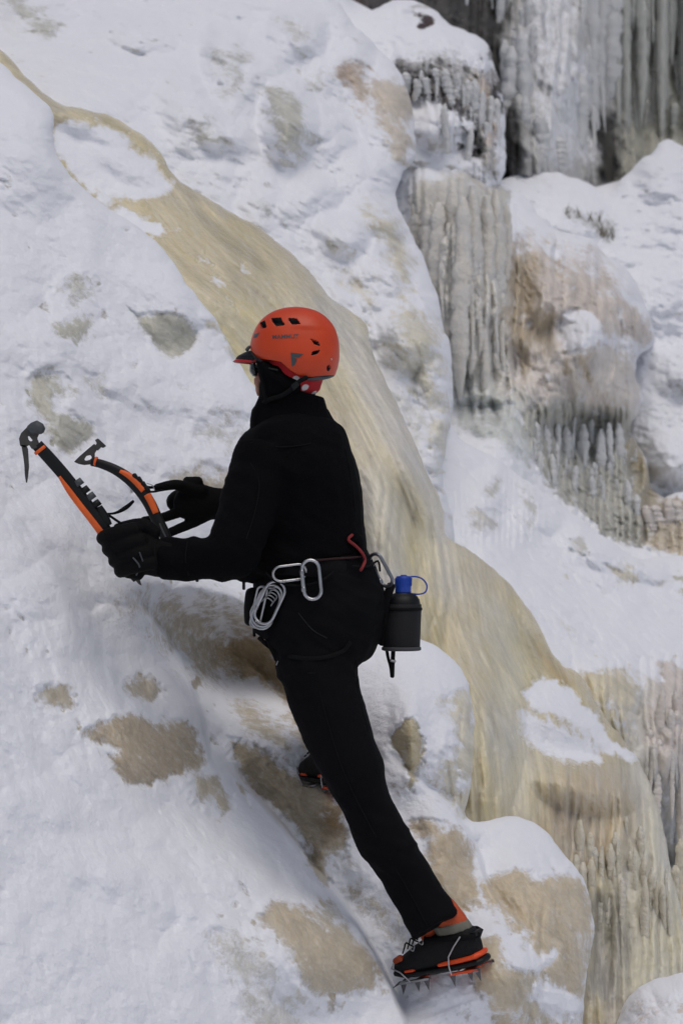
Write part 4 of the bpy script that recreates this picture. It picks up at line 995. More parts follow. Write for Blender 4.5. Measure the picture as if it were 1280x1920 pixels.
# seams, zips and drawcords that catch a little light
def seam(name, pts, r, mat, parent, tr=T_CLOTH, lift=0.001, sides=6):
    W = [onto(tr, u, v, lift) for u, v in pts]
    return tube(name, W, r, mat, parent, sides=sides, world=True)
seam('seam', [(470,830),(520,838),(580,832),(640,808)], 0.0016, K_WEB, jacket)
seam('seam', [(520,1250),(580,1262),(655,1256)], 0.0018, K_WEB, trousers)
seam('seam', [(650,1190),(668,1240),(672,1300),(690,1370),(708,1450)], 0.0016, K_WEB, trousers)
seam('seam', [(640,812),(652,860),(662,920),(668,980)], 0.0015, K_WEB, jacket)
seam('seam', [(470,868),(486,905),(478,960),(462,1010)], 0.0015, K_WEB, jacket)
seam('seam', [(352,1016),(348,1046),(354,1078)], 0.0018, K_WEB, jacket)
seam('seam', [(600,1300),(622,1380),(650,1460),(700,1560),(760,1660),(800,1735)], 0.0015, K_WEB, trousers)
seam('pocket_zip', [(560,1150),(585,1180),(612,1196)], 0.0017, K_DARK, trousers)
tube('drawcord', [(457,1068,-0.08),(459,1082,-0.08),(458,1094,-0.08)], 0.0018, K_WEB, jacket)
tube('cord_toggle', [(457,1092,-0.08),(457,1104,-0.08)], 0.0042, K_DARK, jacket)
tube('cord_toggle', [(368,1083,-0.19),(370,1089,-0.19)], 0.0045, K_DARK, jacket)
tube('zip_pull', [(334,1082,-0.2),(344,1086,-0.2)], 0.0022, K_STEEL, jacket)

# ---- gloves
def finger(ch): return C(ch, m=3, sides=12)
sh = [(209,1001),(220,1022),(231,1043),(241,1063)]
gp = [C([(322,1047,-0.175,37),(295,1046,-0.18,35,0.042),(270,1038,-0.19,37,0.036),(246,1030,-0.20,38,0.030)]), C([(292,1000,-0.19,12),(270,985,-0.19,13),(245,986,-0.16,12),(222,992,-0.13,11)], m=3)]
for i, (a, b) in enumerate(sh):
    r = (13.5, 14.5, 14, 12.5)[i]
    gp.append(finger([(a+44,b-8,-0.215,r+1),(a+20,b-3,-0.228,r+1),(a-4,b+3,-0.215,r),(a-15,b+8,-0.185,r),(a-8,b+8,-0.15,r-1),(a+12,b+2,-0.14,r-2)]))
gp.append(C([(262,1075,-0.19,12),(240,1072,-0.19,12)], m=1))
glove1 = fuse('glove', gp, 0.0038, K_GLOVE, person, smooth=2, wrinkle=folds(0.0015, seed=2))
gp = [C([(418,946,0.21,31),(398,944,0.20,31,0.035),(372,942,0.19,36,0.026),(348,945,0.18,30,0.022)]), C([(372,905,0.18,12),(350,903,0.17,10)], m=1),
      finger([(378,922,0.18,15),(352,915,0.16,12),(332,909,0.14,10.5),(312,911,0.13,9.5),(294,915,0.13,8)]),
      
      finger([(366,950,0.19,14),(336,960,0.185,11),(304,971,0.18,9.5),(270,976,0.18,8)]),
      finger([(392,962,0.2,14),(362,980,0.19,10.5),(336,991,0.18,9.5),(318,999,0.17,8.5)]),
      finger([(352,935,0.19,16),(334,930,0.20,13),(322,940,0.21,11),(326,950,0.21,10)])]
glove2 = fuse('glove', gp, 0.0036, K_GLOVE, person, smooth=2, wrinkle=folds(0.0012, seed=3))
T_GL = tree_of(glove1)
seam('cuff_strap', [(293,1012),(290,1040),(296,1078)], 0.003, K_WEB, glove1, T_GL)
seam('pull_tab', [(250,1046),(262,1062),(256,1078)], 0.0022, K_GREY, glove1, T_GL)
seam('pull_tab', [(262,1036),(268,1052)], 0.002, K_GREY, glove1, T_GL)

# ---- helmet
OUT = [(-60,(590,735)),(-40,(615,722)),(-28,(627,705)),(-12,(634,685)),(4,(636,659)),(20,(634,636)),(35,(627,614)),(50,(613,596)),(66,(593,583)),(80,(570,577)),(95,(547,576)),(110,(523,580)),(124,(503,589)),(138,(487,603)),(152,(476,622)),(165,(470,642)),(178,(468,658)),(192,(472,676)),(212,(492,700)),(235,(520,722)),(260,(548,735)),(300,(590,735))]
HC = (555, 662)
def build_helmet():
    th = []; rr = []
    for _, (u, v) in OUT:
        t_ = math.atan2(HC[1] - v, u - HC[0]); t_ += 2 * math.pi if (th and t_ < th[-1] - 1e-6) else 0; th.append(t_); rr.append(math.hypot(u - HC[0], v - HC[1]))
    RU = [460, 469, 474, 488, 508, 528, 545, 560, 585, 612, 627, 640]; RV = [640, 652, 666, 675, 678, 682, 697, 706, 709.5, 706, 704, 700]
    vents = [[(488,607),(497,604),(501,617),(486,618)], [(508,600),(527,599),(534,613),(519,615)], [(540,600),(556,601),(563,611),(549,612)], [(583,639),(597,644),(600,652),(590,649)],
             [(584,670),(587,663),(600,660),(595,667)], [(613,690),(617,687),(620,691),(617,697),(613,696)]]
    nt_, nf_ = 250, 190
    T = np.linspace(th[0], th[-1], nt_); F = np.linspace(-math.pi/2, math.pi/2, nf_)
    R = np.interp(T, th, rr); k = np.ones(7) / 7; R = np.convolve(np.pad(R, 3, 'edge'), k, 'valid')
    TT, FF = np.meshgrid(T, F, indexing='ij'); RR = np.repeat(R[:, None], nf_, 1)
    p = 2.35; cf = np.abs(np.cos(FF))**(2/p); sf = np.sign(np.sin(FF)) * np.abs(np.sin(FF))**(2/p)
    U = HC[0] + RR * cf * np.cos(TT); V = HC[1] - RR * cf * np.sin(TT); Y = -0.112 * sf
    # upper shell stands slightly proud of the lower band, lower side bulges over the ear
    up = sst(624, 612, V - 0.04 * (U - 560)) * sst(530, 570, U)
    Y *= 1 + 0.035 * up; 
    low = np.exp(-(((U - 585) / 50)**2 + ((V - 675) / 26)**2)); Y *= 1 + 0.05 * low
    dark = np.zeros(U.shape, bool)
    for vp in vents:
        m = inside(U, V, vp); dark |= m
    push = dark.astype(float)
    Y2 = Y * (1 - 0.13 * push); U2 = HC[0] + (U - HC[0]) * (1 - 0.10 * push); V2 = HC[1] + (V - HC[1]) * (1 - 0.10 * push)
    rim = np.interp(U2, RU, RV); clip = V2 > rim; V2 = np.minimum(V2, rim)
    k = (CAM_D + 0) / CAM_F
    co = [(float((a - 640) * k), float(y), float(CAM_Z + (960 - b) * k)) for a, b, y in zip(U2.ravel(), V2.ravel(), Y2.ravel())]
    fs = [(i*nf_+j, i*nf_+j+1, (i+1)*nf_+j+1, (i+1)*nf_+j) for i in range(nt_-1) for j in range(nf_-1)]
    me = mesh_from('helmet', co, fs); me.materials.append(K_HELM); me.materials.append(K_DARK)
    mi = [1 if dark[i, j] or dark[i+1, j+1] or (clip[i, j] and clip[i+1, j+1] and clip[i+1, j]) else 0 for i in range(nt_-1) for j in range(nf_-1)]
    me.polygons.foreach_set('material_index', mi); me.update()
    return link('helmet', me, None, person)
helmet = build_helmet(); helmet['label'] = 'matt orange climbing helmet with angular vents'
T_HEL = tree_of(helmet)
text_on('lettering', T_HEL, 'MAMMUT', 511, 635.5, 49, 7.5, -2.0, K_GREY, helmet)
print_on('emblem', T_HEL, [[(545,661),(569,664),(560,671),(552,670)], [(545,661),(552,670),(557,674),(553,684),(547,688)]], K_GREY, helmet)
print_on('brow_patch', T_HEL, [[(477,626),(487,623.5),(481,633),(475,634)]], K_GREY, helmet)
tube('rivet', [onto(T_HEL, 621, 674, -0.001), onto(T_HEL, 621, 674, 0.001)], 0.003, K_STEEL, helmet, world=True)
def visor(name, pts, w0, mat):
    vs, fs = [], []; n = 13
    for i in range(n):
        s = -1 + 2 * i / (n - 1)
        for u, v in pts:
            f = np.clip((474 - u) / 38, 0, 1)
            k = CAM_D / CAM_F; y = s * w0 * (1 - 0.12 * f); uu = u + (26 + 8 * f) * s * s
            vs.append(((uu - 640) * k, y, CAM_Z + (960 - v - 2 * s * s) * k))
    m = len(pts)
    for i in range(n - 1):
        for j in range(m):
            a = i*m+j; b = i*m+(j+1) % m; fs.append((a, b, b+m, a+m))
    fs.append(tuple(range(m))[::-1]); fs.append(tuple(range((n-1)*m, n*m)))
    return link(name, mesh_from(name, vs, fs, False), mat, helmet)
visor('visor', [(442,672),(446,667),(462,659),(470,657),(476,660),(476,667),(462,668),(450,672),(443,676)], 0.062, K_DARK)
visor('visor_lining', [(436,678),(443,673),(456,669),(475,666),(474,671),(458,675),(440,680)], 0.060, K_REDP)
tube('headlamp_clip', [(463,656,-0.03),(467,651,-0.03),(471,650,-0.03)], [0.005, 0.0045, 0.003], K_GREY, helmet)
tube('adjuster', [(576,711,-0.085),(596,709,-0.08),(614,706,-0.05),(624,704,-0.01)], [0.004, 0.0065, 0.0065, 0.004], K_GREY, helmet, depth=0.004)
tube('rim_trim', [(472,660,-0.045),(480,672,-0.075),(490,677,-0.092)], 0.003, K_DARK, helmet)
hat = fuse('knitted_hat', [C([(563,712,0.0,50,0.078),(560,708,0.0,57,0.078),(556,700,0.0,64,0.088),(554,680,0.0,69,0.094),(554,660,0.0,72,0.094)], flat=False)], 0.005, K_DOTS, person, smooth=2, wrinkle=folds(0.0015))
hat['label'] = 'red knitted hat with white dots under the helmet'
bal = fuse('balaclava', [C([(518,700,-0.03,24,0.06),(520,720,-0.03,36,0.066),(530,742,-0.01,46,0.072),(540,760,0.0,56,0.078)]), C([(496,690,-0.05,14,0.045),(520,712,-0.06,20,0.04),(546,728,-0.05,24,0.04)], m=2),
        C([(494,752,0.0,10,0.04),(492,764,0.0,14,0.05)], m=1)], 0.0045, K_JACKET, person, smooth=2)
tube('chin_strap', [(574,708,-0.105),(560,716,-0.108),(546,730,-0.105),(528,742,-0.10),(508,748,-0.085),(494,756,-0.05)], 0.0065, K_WEB, person, depth=0.0022)
tube('chin_strap', [(483,674,-0.075),(488,700,-0.078),(494,725,-0.075),(499,750,-0.07)], 0.0055, K_WEB, person, depth=0.0022)
plate('buckle', [(545,722),(556,714),(562,722),(550,733)], -0.113, 0.006, K_DARK, person)
gog = fuse('sunglasses', [C([(474,683,-0.035,6,0.03),(476,694,-0.035,9,0.032),(478,702,-0.035,6,0.03)], m=2), C([(474,684,0.035,6,0.03),(476,694,0.035,8,0.03),(479,702,0.035,6,0.03)], m=2)], 0.003, pmat('dark_lens', (0.012, 0.018, 0.016), 0.15, spec=0.6), person, smooth=2)
tube('temple_arm', [(480,687,-0.07),(500,690,-0.09),(520,694,-0.098)], 0.003, K_DARK, gog, sides=6)

# ---- boots and crampons, built in their own frame: x heel to toe, y sideways, z up from the sole
def boot(M, small=False):
    def L(x, y, z): return M @ Vector((x, y, z))
    def lchain(ch, flat=False, sides=18):
        # (x, z, half height or length, half width): upright ellipses across the boot
        vs, fs = [], []
        seq = [(ch[0][0]-0.012, ch[0][1], ch[0][2]*0.5, ch[0][3]*0.5)] + list(ch) + [(ch[-1][0]+0.010, ch[-1][1], ch[-1][2]*0.45, ch[-1][3]*0.5)]
        for x, z, a, b in seq:
            for k in range(sides):
                t = 2*math.pi*k/sides; c, s = math.cos(t), math.sin(t)
                vs.append(L(x, b*math.copysign(abs(c)**0.75, c), z + a*math.copysign(abs(s)**0.75, s)))
        for i in range(len(seq)-1):
            for k in range(sides):
                a, b = i*sides+k, i*sides+(k+1) % sides; fs.append((a, b, b+sides, a+sides))
        fs.append(tuple(range(sides))[::-1]); fs.append(tuple(range((len(seq)-1)*sides, len(seq)*sides)))
        return vs, fs
    def up(ch, sides=18):   # (x, z, half length, half width): horizontal slices of the shaft
        vs, fs = [], []
        for x, z, a, b in ch:
            for k in range(sides):
                t = 2*math.pi*k/sides; vs.append(L(x + a*math.cos(t), b*math.sin(t), z))
        for i in range(len(ch)-1):
            for k in range(sides):
                a, b = i*sides+k, i*sides+(k+1) % sides; fs.append((a, b, b+sides, a+sides))
        fs.append(tuple(range(sides))[::-1]); fs.append(tuple(range((len(ch)-1)*sides, len(ch)*sides)))
        return vs, fs
    b = fuse('boot', [lchain([(0.012,0.062,0.048,0.036),(0.05,0.066,0.054,0.041),(0.10,0.064,0.050,0.042),(0.15,0.060,0.046,0.045),(0.20,0.050,0.036,0.048),(0.245,0.040,0.026,0.045),(0.272,0.034,0.018,0.034)]),
                      up([(0.058,0.05,0.055,0.038),(0.060,0.095,0.058,0.038),(0.066,0.108,0.055,0.037)])], 0.0045, K_BOOT, person, smooth=2, wrinkle=folds(0.0016, seed=6))
    b['label'] = 'black and orange mountaineering boot'
    def part(name, geo, mat, vox=0.004, par=b): return fuse(name, geo, vox, mat, par, smooth=1)
    part('cuff', [up([(0.062,0.10,0.053,0.036),(0.070,0.14,0.051,0.037),(0.084,0.175,0.048,0.038),(0.094,0.195,0.046,0.038)])], K_ORB)
    part('grey_band', [up([(0.0640,0.104,0.0565,0.0395),(0.0665,0.118,0.0555,0.0395),(0.0705,0.130,0.0535,0.0395)])], K_GRB, 0.003)
    part('tongue', [C_local(L, [(0.148,0.0,0.098,0.026),(0.136,0.0,0.125,0.028),(0.132,0.0,0.165,0.022)])], K_ORB)
    part('rand', [lchain([(0.004,0.030,0.0095,0.040),(0.05,0.028,0.0095,0.0445),(0.10,0.027,0.0095,0.0445),(0.125,0.026,0.007,0.044)])], K_RAND, 0.003)
    part('rand', [lchain([(0.205,0.026,0.007,0.050),(0.235,0.026,0.007,0.048)])], K_RAND, 0.003)
    part('outsole', [lchain([(0.0,0.012,0.011,0.039),(0.06,0.011,0.011,0.044),(0.13,0.011,0.010,0.042),(0.20,0.013,0.011,0.050),(0.25,0.017,0.011,0.046),(0.280,0.022,0.010,0.034)])], K_DARK, 0.0035)
    if not small: part('toe_patch', [C_local(L, [(0.262,0.030,0.058,0.009),(0.236,0.040,0.066,0.010)])], K_ORB, 0.003)
    for i, (x, z) in enumerate([(0.225,0.088),(0.205,0.098),(0.185,0.108),(0.165,0.118)]):
        W = [L(x + 0.006, s * 0.030, z - 0.012 + 0.02 * (1 - abs(s))) for s in (-1, -0.5, 0, 0.5, 1)]
        tube('lace', W, 0.0022, K_WEB, b, sides=6, world=True)
    for x, z in ((0.20,0.085),(0.165,0.098)):
        tube('lace_hook', [L(x, 0.036, z), L(x-0.012, 0.040, z-0.006), L(x-0.016, 0.034, z+0.004)], 0.0019, K_STEEL, b, sides=6, world=True)
    cr = empty('crampon', L(0.12, 0, 0)); 
    cr.parent = person; cr.matrix_parent_inverse = person.matrix_basis.inverted(); cr['label'] = 'steel crampon strapped under the boot'
    bpy.context.view_layer.update()
    def cpart(name, vs, fs, mat, smooth=False):
        me = mesh_from(name, vs, fs, smooth); o = bpy.data.objects.new(name, me); COL.objects.link(o); me.materials.append(mat)
        o.parent = cr; o.matrix_parent_inverse = cr.matrix_world.inverted(); return o
    def bar(name, x0, x1, y0, y1, z0, z1, mat, taper=0):
        q = [L(x, y, z) for z in (z0, z1) for x, y in ((x0,y0),(x1,y0+taper),(x1,y1-taper),(x0,y1))]
        return cpart(name, q, [(0,1,2,3)[::-1],(4,5,6,7),(0,1,5,4),(1,2,6,5),(2,3,7,6),(3,0,4,7)], mat)
    for s in (-1, 1):
        ya, yb = sorted((s*0.030, s*0.045))
        bar('side_rail', 0.0, 0.095, ya, yb, -0.008, -0.002, K_RAND); bar('side_rail', 0.165, 0.262, ya+0.0, yb, -0.008, -0.002, K_STEEL)
        bar('heel_block', 0.0, 0.016, ya, yb, -0.010, -0.0015, K_STEEL)
    bar('centre_bar', 0.085, 0.18, -0.012, 0.012, -0.007, -0.003, K_STEEL)
    bar('heel_plate', 0.02, 0.06, -0.030, 0.030, -0.0075, -0.0025, K_RAND); bar('toe_plate', 0.19, 0.215, -0.031, 0.031, -0.0075, -0.0025, K_RAND)
    def spike(x, y, dx, dy, ln, w=0.010, z0=-0.004):
        q = [L(x-w, y-0.0022, z0), L(x+w, y-0.0022, z0), L(x+w, y+0.0022, z0), L(x-w, y+0.0022, z0), L(x+dx, y+dy, z0-ln)]
        return cpart('spike', q, [(3,2,1,0),(0,1,4),(1,2,4),(2,3,4),(3,0,4)], K_SPIKE)
    for s in (-1, 1):
        for x, dx, ln in ((0.006,-0.004,0.034),(0.030,0,0.030),(0.088,0,0.036),(0.175,0,0.034),(0.205,0.003,0.032),(0.250,0.012,0.034)):
            spike(x, s*0.040, dx, s*0.004, ln)
        spike(0.268, s*0.018, 0.045, 0, 0.018, 0.012)
    def wire(name, pts, r): 
        W = [L(*p) for p in pts]; ch = [(w, r, r) for w in W]; vs, fs = loft(ch, sides=8); return cpart(name, vs, fs, K_ALU, True)
    wire('heel_bail', [(0.086,-0.047,-0.004),(0.084,-0.050,0.020),(0.078,-0.048,0.046),(0.052,-0.046,0.072),(0.026,-0.042,0.094)], 0.0022)
    wire('heel_bail', [(0.086,0.047,-0.004),(0.084,0.050,0.020),(0.078,0.048,0.046),(0.052,0.046,0.072),(0.026,0.042,0.094)], 0.0022)
    wire('toe_bail', [(0.225,-0.046,-0.004),(0.245,-0.050,0.028),(0.280,-0.034,0.040),(0.294,0.0,0.044),(0.280,0.034,0.040),(0.245,0.050,0.028),(0.225,0.046,-0.004)], 0.0022)
    wire('strap_buckle', [(0.150,-0.050,0.072),(0.165,-0.049,0.060),(0.178,-0.050,0.070),(0.168,-0.049,0.084),(0.150,-0.050,0.072)], 0.0018)
    wire('strap_buckle', [(0.195,-0.050,0.050),(0.196,-0.048,0.072),(0.190,-0.040,0.086)], 0.0018)
    W = [L(0.02,-0.043,0.090), L(0.06,-0.046,0.094), L(0.11,-0.044,0.098), L(0.145,-0.036,0.104), L(0.155,0,0.118), L(0.145,0.036,0.104), L(0.06,0.046,0.094), L(0.0,0.03,0.085), L(-0.012,0,0.082), L(0.0,-0.030,0.084), L(0.02,-0.043,0.090)]
    vs, fs = loft([(w, 0.0075, 0.002) for w in W], sides=8); cpart('ankle_strap', vs, fs, K_WEB, True)
    bar('heel_lever', -0.010, 0.024, -0.018, 0.018, 0.082, 0.094, K_DARK)
    return b
def C_local(L, pts): return loft([(L(p[0], p[1], p[2]), p[3], p[3]) for p in pts], sides=14)
def boot_frame(heel, fwd, upv):
    x = fwd.normalized(); z = (upv - x * upv.dot(x)).normalized(); y = z.cross(x)
    M = Matrix((x, y, z)).transposed().to_4x4(); M.translation = heel; return M
# near boot: sole line falls to the left, toe kicked into the slope
boot(boot_frame(P(909, 1806, -0.03), Vector((-0.222, 0.150, -0.062)), Vector((-0.22, -0.10, 0.95))))
boot(boot_frame(P(656, 1474, 0.31), Vector((-0.120, 0.250, -0.005)), Vector((-0.10, 0.05, 1.0))), small=True)
near_boot = [o for o in COL.objects if o.name.startswith('boot')][0]
T_BOOT = tree_of(*[o for o in COL.objects if o.name.split('.')[0] in ('boot', 'cuff')])
text_on('lettering', T_BOOT, 'ASOLO', 822, 1763, 26, 9, -42, K_DARK, near_boot)

# ---- ice axes
def shaft(name, pts, hw, mat, parent, depth=0.0085, sides=14):
    W = [P(*p) for p in pts]; h = hw if isinstance(hw, list) else [hw] * len(W)
    ch = densify([tuple(w) + (q * PX,) for w, q in zip(W, h)], 5)
    vs, fs = loft([(Vector(c[:3]), c[3], depth) for c in ch], sides=sides, flat=True)
    return link(name, mesh_from(name, vs, fs), mat, parent)
axe1 = empty('ice_axe', P(230, 1040, -0.17)); tag(axe1, 'hammer headed ice axe gripped in the near gloved hand, the larger in view', 'ice axe', 'ice axes')
a1 = lambda u: -0.17 - 0.0002 * (230 - u)
shaft('shaft', [(70,834,a1(70)),(92,858,a1(92)),(120,890,a1(120)),(148,925,a1(148)),(176,962,a1(176)),(206,1003,a1(206)),(230,1045,a1(230)),(250,1078,a1(250)),(256,1088,a1(256))], [11,11.5,11.5,11,10.5,10,9.5,8,6], K_DARK, axe1)
shaft('grip', [(112,893,a1(112)),(130,919,a1(130)),(150,946,a1(150)),(176,979,a1(176)),(200,1012,a1(200)),(212,1034,a1(212))], [3,6,6.5,7,7.5,7], K_ORG, axe1, depth=0.0095)
shaft('collar_ring', [(74,841,a1(74)),(78,846,a1(78))], 12.5, K_ORG, axe1, depth=0.0105)
for i, (u, v) in enumerate([(147,904),(159,918),(170,930),(180,944)]):
    shaft('grip_rest', [(u-3,v-4,a1(u)),(u+4,v+6,a1(u))], [8, 9], K_DARK if i % 2 else K_GREY, axe1, depth=0.011)
shaft('pommel_rest', [(186,950,a1(186)),(196,968,a1(196)),(205,985,a1(205))], [6,8,6], K_DARK, axe1, depth=0.011)
plate('head', [(36,822),(40,812),(52,800),(64,794),(71,797),(76,806),(73,815),(70,822),(74,832),(70,840),(60,842),(55,834),(47,840),(38,836)], a1(50) - 0.004, 0.010, K_DSTL, axe1, holes=([(52,818),(55,817),(62,826),(58,828),(54,825)],))
fuse('hammer', [C([(60,806,a1(60),11,0.015),(70,800,a1(60),12,0.017),(76,806,a1(60),10,0.015)], m=2)], 0.0022, K_GREY, axe1, smooth=1)
plate('pick', [(40,833),(50,835),(53,842),(54,858),(55,875),(53,895),(51,906),(49,904),(47,890),(46,872),(44,856)], a1(45) - 0.003, 0.005, K_DSTL, axe1, bevel=0.0008)
plate('bottom_spike', [(244,1072),(256,1066),(266,1098),(261,1096),(252,1086)], a1(255) - 0.003, 0.006, K_DSTL, axe1, holes=([(252,1080),(257,1080),(258,1087)],), bevel=0.0006)
tube('leash', [(180,950,-0.16),(196,962,-0.15),(216,962,-0.14),(236,952,-0.13),(250,940,-0.125)], [0.0022,0.0025,0.0035,0.006,0.004], K_WEB, axe1, depth=0.002)
tube('leash', [(190,962,-0.17),(204,966,-0.17),(222,978,-0.17),(240,988,-0.17)], 0.0035, K_WEB, axe1, depth=0.002)
axe2 = empty('ice_axe', P(300, 970, 0.10)); tag(axe2, 'smaller looking ice axe behind, between both hands, with a round hole in its head', 'ice axe', 'ice axes')
a2 = lambda u: 0.10 + 0.0003 * (300 - u)
pts2 = [(172,866),(190,870),(215,880),(240,896),(262,917),(280,943),(294,972),(308,1000),(318,1024)]
shaft('shaft', [(u, v, a2(u)) for u, v in pts2], [8,8.5,9.5,11,12,12,11.5,11,10], K_DARK, axe2)
shaft('grip', [(226,884,a2(226)),(240,892,a2(240)),(256,905,a2(256)),(270,921,a2(270))], [5.5,7.5,8.5,8.5], K_ORG, axe2, depth=0.0095)
shaft('grip', [(275,928,a2(275)),(284,944,a2(284)),(292,963,a2(292))], [8,8.5,8], K_ORG, axe2, depth=0.0095)
shaft('collar_ring', [(178,865,a2(178)),(182,866,a2(182))], 9.5, K_ORG, axe2, depth=0.0105)
shaft('grip_panel', [(300,982,a2(300)),(306,996,a2(306)),(313,1010,a2(313))], [3,4,3], K_GREY, axe2, depth=0.0095)
plate('head', [(139,866),(150,855),(166,841),(177,832),(184,840),(178,850),(178,858),(184,862),(181,872),(168,871),(158,872),(148,870)], a2(160) - 0.004, 0.008, K_DSTL, axe2, holes=([(158,862),(162,855),(170,853),(173,858),(169,862),(162,864)],))
plate('hammer', [(178,825),(184,822),(199,836),(193,840),(190,838),(183,845),(176,839),(182,831)], a2(185) - 0.010, 0.022, K_DSTL, axe2)
for u, v in ((248,893),(256,899),(264,908),(270,916)):
    tube('clip', [(u+4,v-2,a2(u)-0.004),(u+9,v+5,a2(u)-0.004)], [0.007,0.006], K_DARK, axe2)
tube('leash', [(268,912,0.11),(282,914,0.11),(296,912,0.115)], 0.004, K_WEB, axe2, depth=0.002)
tube('leash', [(272,922,0.11),(288,922,0.11),(304,919,0.115)], 0.003, K_WEB, axe2, depth=0.002)
tube('wire_clip', [(276,906,0.105),(286,910,0.105),(290,918,0.105)], 0.0016, K_STEEL, axe2)

# ---- harness
harness = empty('harness', P(580, 1060, 0)); harness.parent = person; harness.matrix_parent_inverse = person.matrix_basis.inverted()
harness['label'] = 'black climbing harness with gear loops round the waist'
bpy.context.view_layer.update()
def hpart(o): 
    o.parent = harness; o.matrix_parent_inverse = harness.matrix_world.inverted(); return o
def band(name, cu, cv, a, b, h, mat, slope=0.0, th=0.004):
    vs, fs = [], []; n = 64
    k = CAM_D / CAM_F
    for i in range(n):
        t = 2*math.pi*i/n; x = math.cos(t); y = math.sin(t)
        for (dz, o) in ((-h, 0), (-h*0.9, th), (h*0.9, th), (h, 0)):
            u = cu + (a + o/PX) * x; vs.append(((u-640)*k, (b + o) * y, CAM_Z + (960 - cv - slope * x * a) * k + dz))
    for i in range(n):
        for j in range(4):
            p = i*4+j; q = i*4+(j+1) % 4; r = ((i+1) % n)*4+(j+1) % 4; s = ((i+1) % n)*4+j; fs.append((p, q, r, s))
    return hpart(link(name, mesh_from(name, vs, fs), mat))
band('waist_belt', 578, 1062, 113, 0.152, 0.026, K_WEB, 0.05)
hpart(tube('belt_trim', [onto(T_CLOTH, u, v, 0.012) for u, v in ((585,1052),(620,1048),(655,1046),(676,1044))], 0.003, pmat('dark_red_webbing', (0.022,0.004,0.004), 0.8), None, world=True))
hpart(tube('gear_loop', [onto(T_CLOTH, u, v, 0.016) for u, v in ((500,1075),(520,1092),(560,1098),(600,1090),(625,1072))], 0.003, K_WEB, None, world=True))
hpart(tube('gear_loop', [onto(T_CLOTH, 660, 1062, 0.012), onto(T_CLOTH, 690, 1062, 0.012), P(708, 1052, -0.04), P(712, 1070, 0.0)], 0.003, K_WEB, None, world=True))
hpart(tube('leg_loop', [onto(T_CLOTH, u, v, 0.004) for u, v in ((486,1196),(510,1216),(550,1232),(600,1234),(640,1222),(655,1205))], 0.006, K_WEB, None, world=True, depth=0.003))
hpart(fuse('pouch', [C([(474,1112,-0.06,14,0.03),(470,1140,-0.06,13,0.035),(468,1166,-0.06,10,0.03)], m=2), C([(484,1176,-0.08,12,0.02),(500,1188,-0.08,12,0.02)], m=1)], 0.004, K_WEB, None))
hpart(tube('webbing_tail', [(476,1178,-0.08),(477,1192,-0.08)], 0.004, K_WEB, None, depth=0.002))
hpart(tube('webbing_tail', [(498,1185,-0.07),(508,1208,-0.07),(520,1236,-0.07)], 0.009, K_WEB, None, depth=0.003))
hpart(tube('wire_hook', [(518,1247,-0.1),(521,1240,-0.1)], 0.0016, K_STEEL, None))
cord = tube('red_cord', [onto(T_CLOTH, 660, 1003, 0.006), onto(T_CLOTH, 653, 1012, 0.008), onto(T_CLOTH, 667, 1024, 0.009), onto(T_CLOTH, 678, 1036, 0.010), P(684, 1050, -0.09), P(680, 1062, -0.12), P(676, 1069, -0.12)], 0.0042, K_CORD, None, world=True)
tag(cord, 'short red cord tied at the back of the harness belt', 'cord')

# ---- carabiners
def carabiner(label, c, ax, wx, ln, wd, Y, r=0.0048, mat=K_ALU, tilt=(0, 0), group=None, sub=True):
    """c centre px; ax unit axis in px; ln, wd half length and half width px; tilt: depth along the long and short axes (m)"""
    root = empty('carabiner', P(c[0], c[1], Y)); tag(root, label, 'carabiner', group)
    bpy.context.view_layer.update()
    a = Vector(ax).normalized(); b = Vector((-a.y, a.x)); pts = []
    def pt(s, t):
        u = c[0] + a.x * s + b.x * t; v = c[1] + a.y * s + b.y * t
        return P(u, v, Y + tilt[0] * s / ln + tilt[1] * t / wd)
    n = 10; e = ln - wd
    for k in range(n): t = -math.pi/2 + math.pi * k / (n-1); pts.append(pt(e + wd * math.cos(t), wd * math.sin(t)))
    for k in range(n): t = math.pi/2 + math.pi * k / (n-1); pts.append(pt(-e + wd * wx * math.cos(t) / wx, wd * math.sin(t)))
    # insert straight side points
    full = pts[:n] + [pts[n-1].lerp(pts[n], f) for f in (0.25, 0.5, 0.75)] + pts[n:] + [pts[-1].lerp(pts[0], f) for f in (0.25, 0.5, 0.75)]
    tube('frame', full, r, mat, root, closed=True, world=True, sides=10)
    if sub:
        g0, g1 = pt(e * 0.85, wd * 1.03), pt(-e * 0.75, wd * 1.03)
        tube('gate', [g0, g0.lerp(g1, 0.5), g1], r * 1.12, mat, root, world=True, sides=10)
        tube('hinge', [g0 + (g0-g1)*0.04, g0 + (g1-g0)*0.10], r * 1.45, K_STEEL, root, world=True, sides=10)
        tube('nose', [g1 + (g1-g0)*0.06, g1 + (g0-g1)*0.08], r * 1.4, K_STEEL, root, world=True, sides=10)
    return root
def ysurf(u, v, lift): return onto(T_CLOTH, u, v, lift).y
GC = 'carabiners on the harness'
carabiner('upright oval silver carabiner in front, hanging from the hip gear loop', (584,1087), (0.10,1.0), 1, 37, 16, ysurf(584,1087,0.035), group=GC, tilt=(-0.004, 0.0))
carabiner('silver carabiner lying level between the upright one and the bundle', (543,1074), (1.0,-0.12), 1, 31, 14, ysurf(543,1074,0.016), r=0.0036, group=GC, tilt=(0.004,0.004))
carabiner('dark grey carabiner at the back of the belt carrying the bottle', (714,1069), (0.48,0.88), 1, 33, 11, -0.035, r=0.005, mat=pmat('grey_anodised', (0.20,0.21,0.23), 0.35, metal=0.8), group=GC, tilt=(0.004, 0.02))
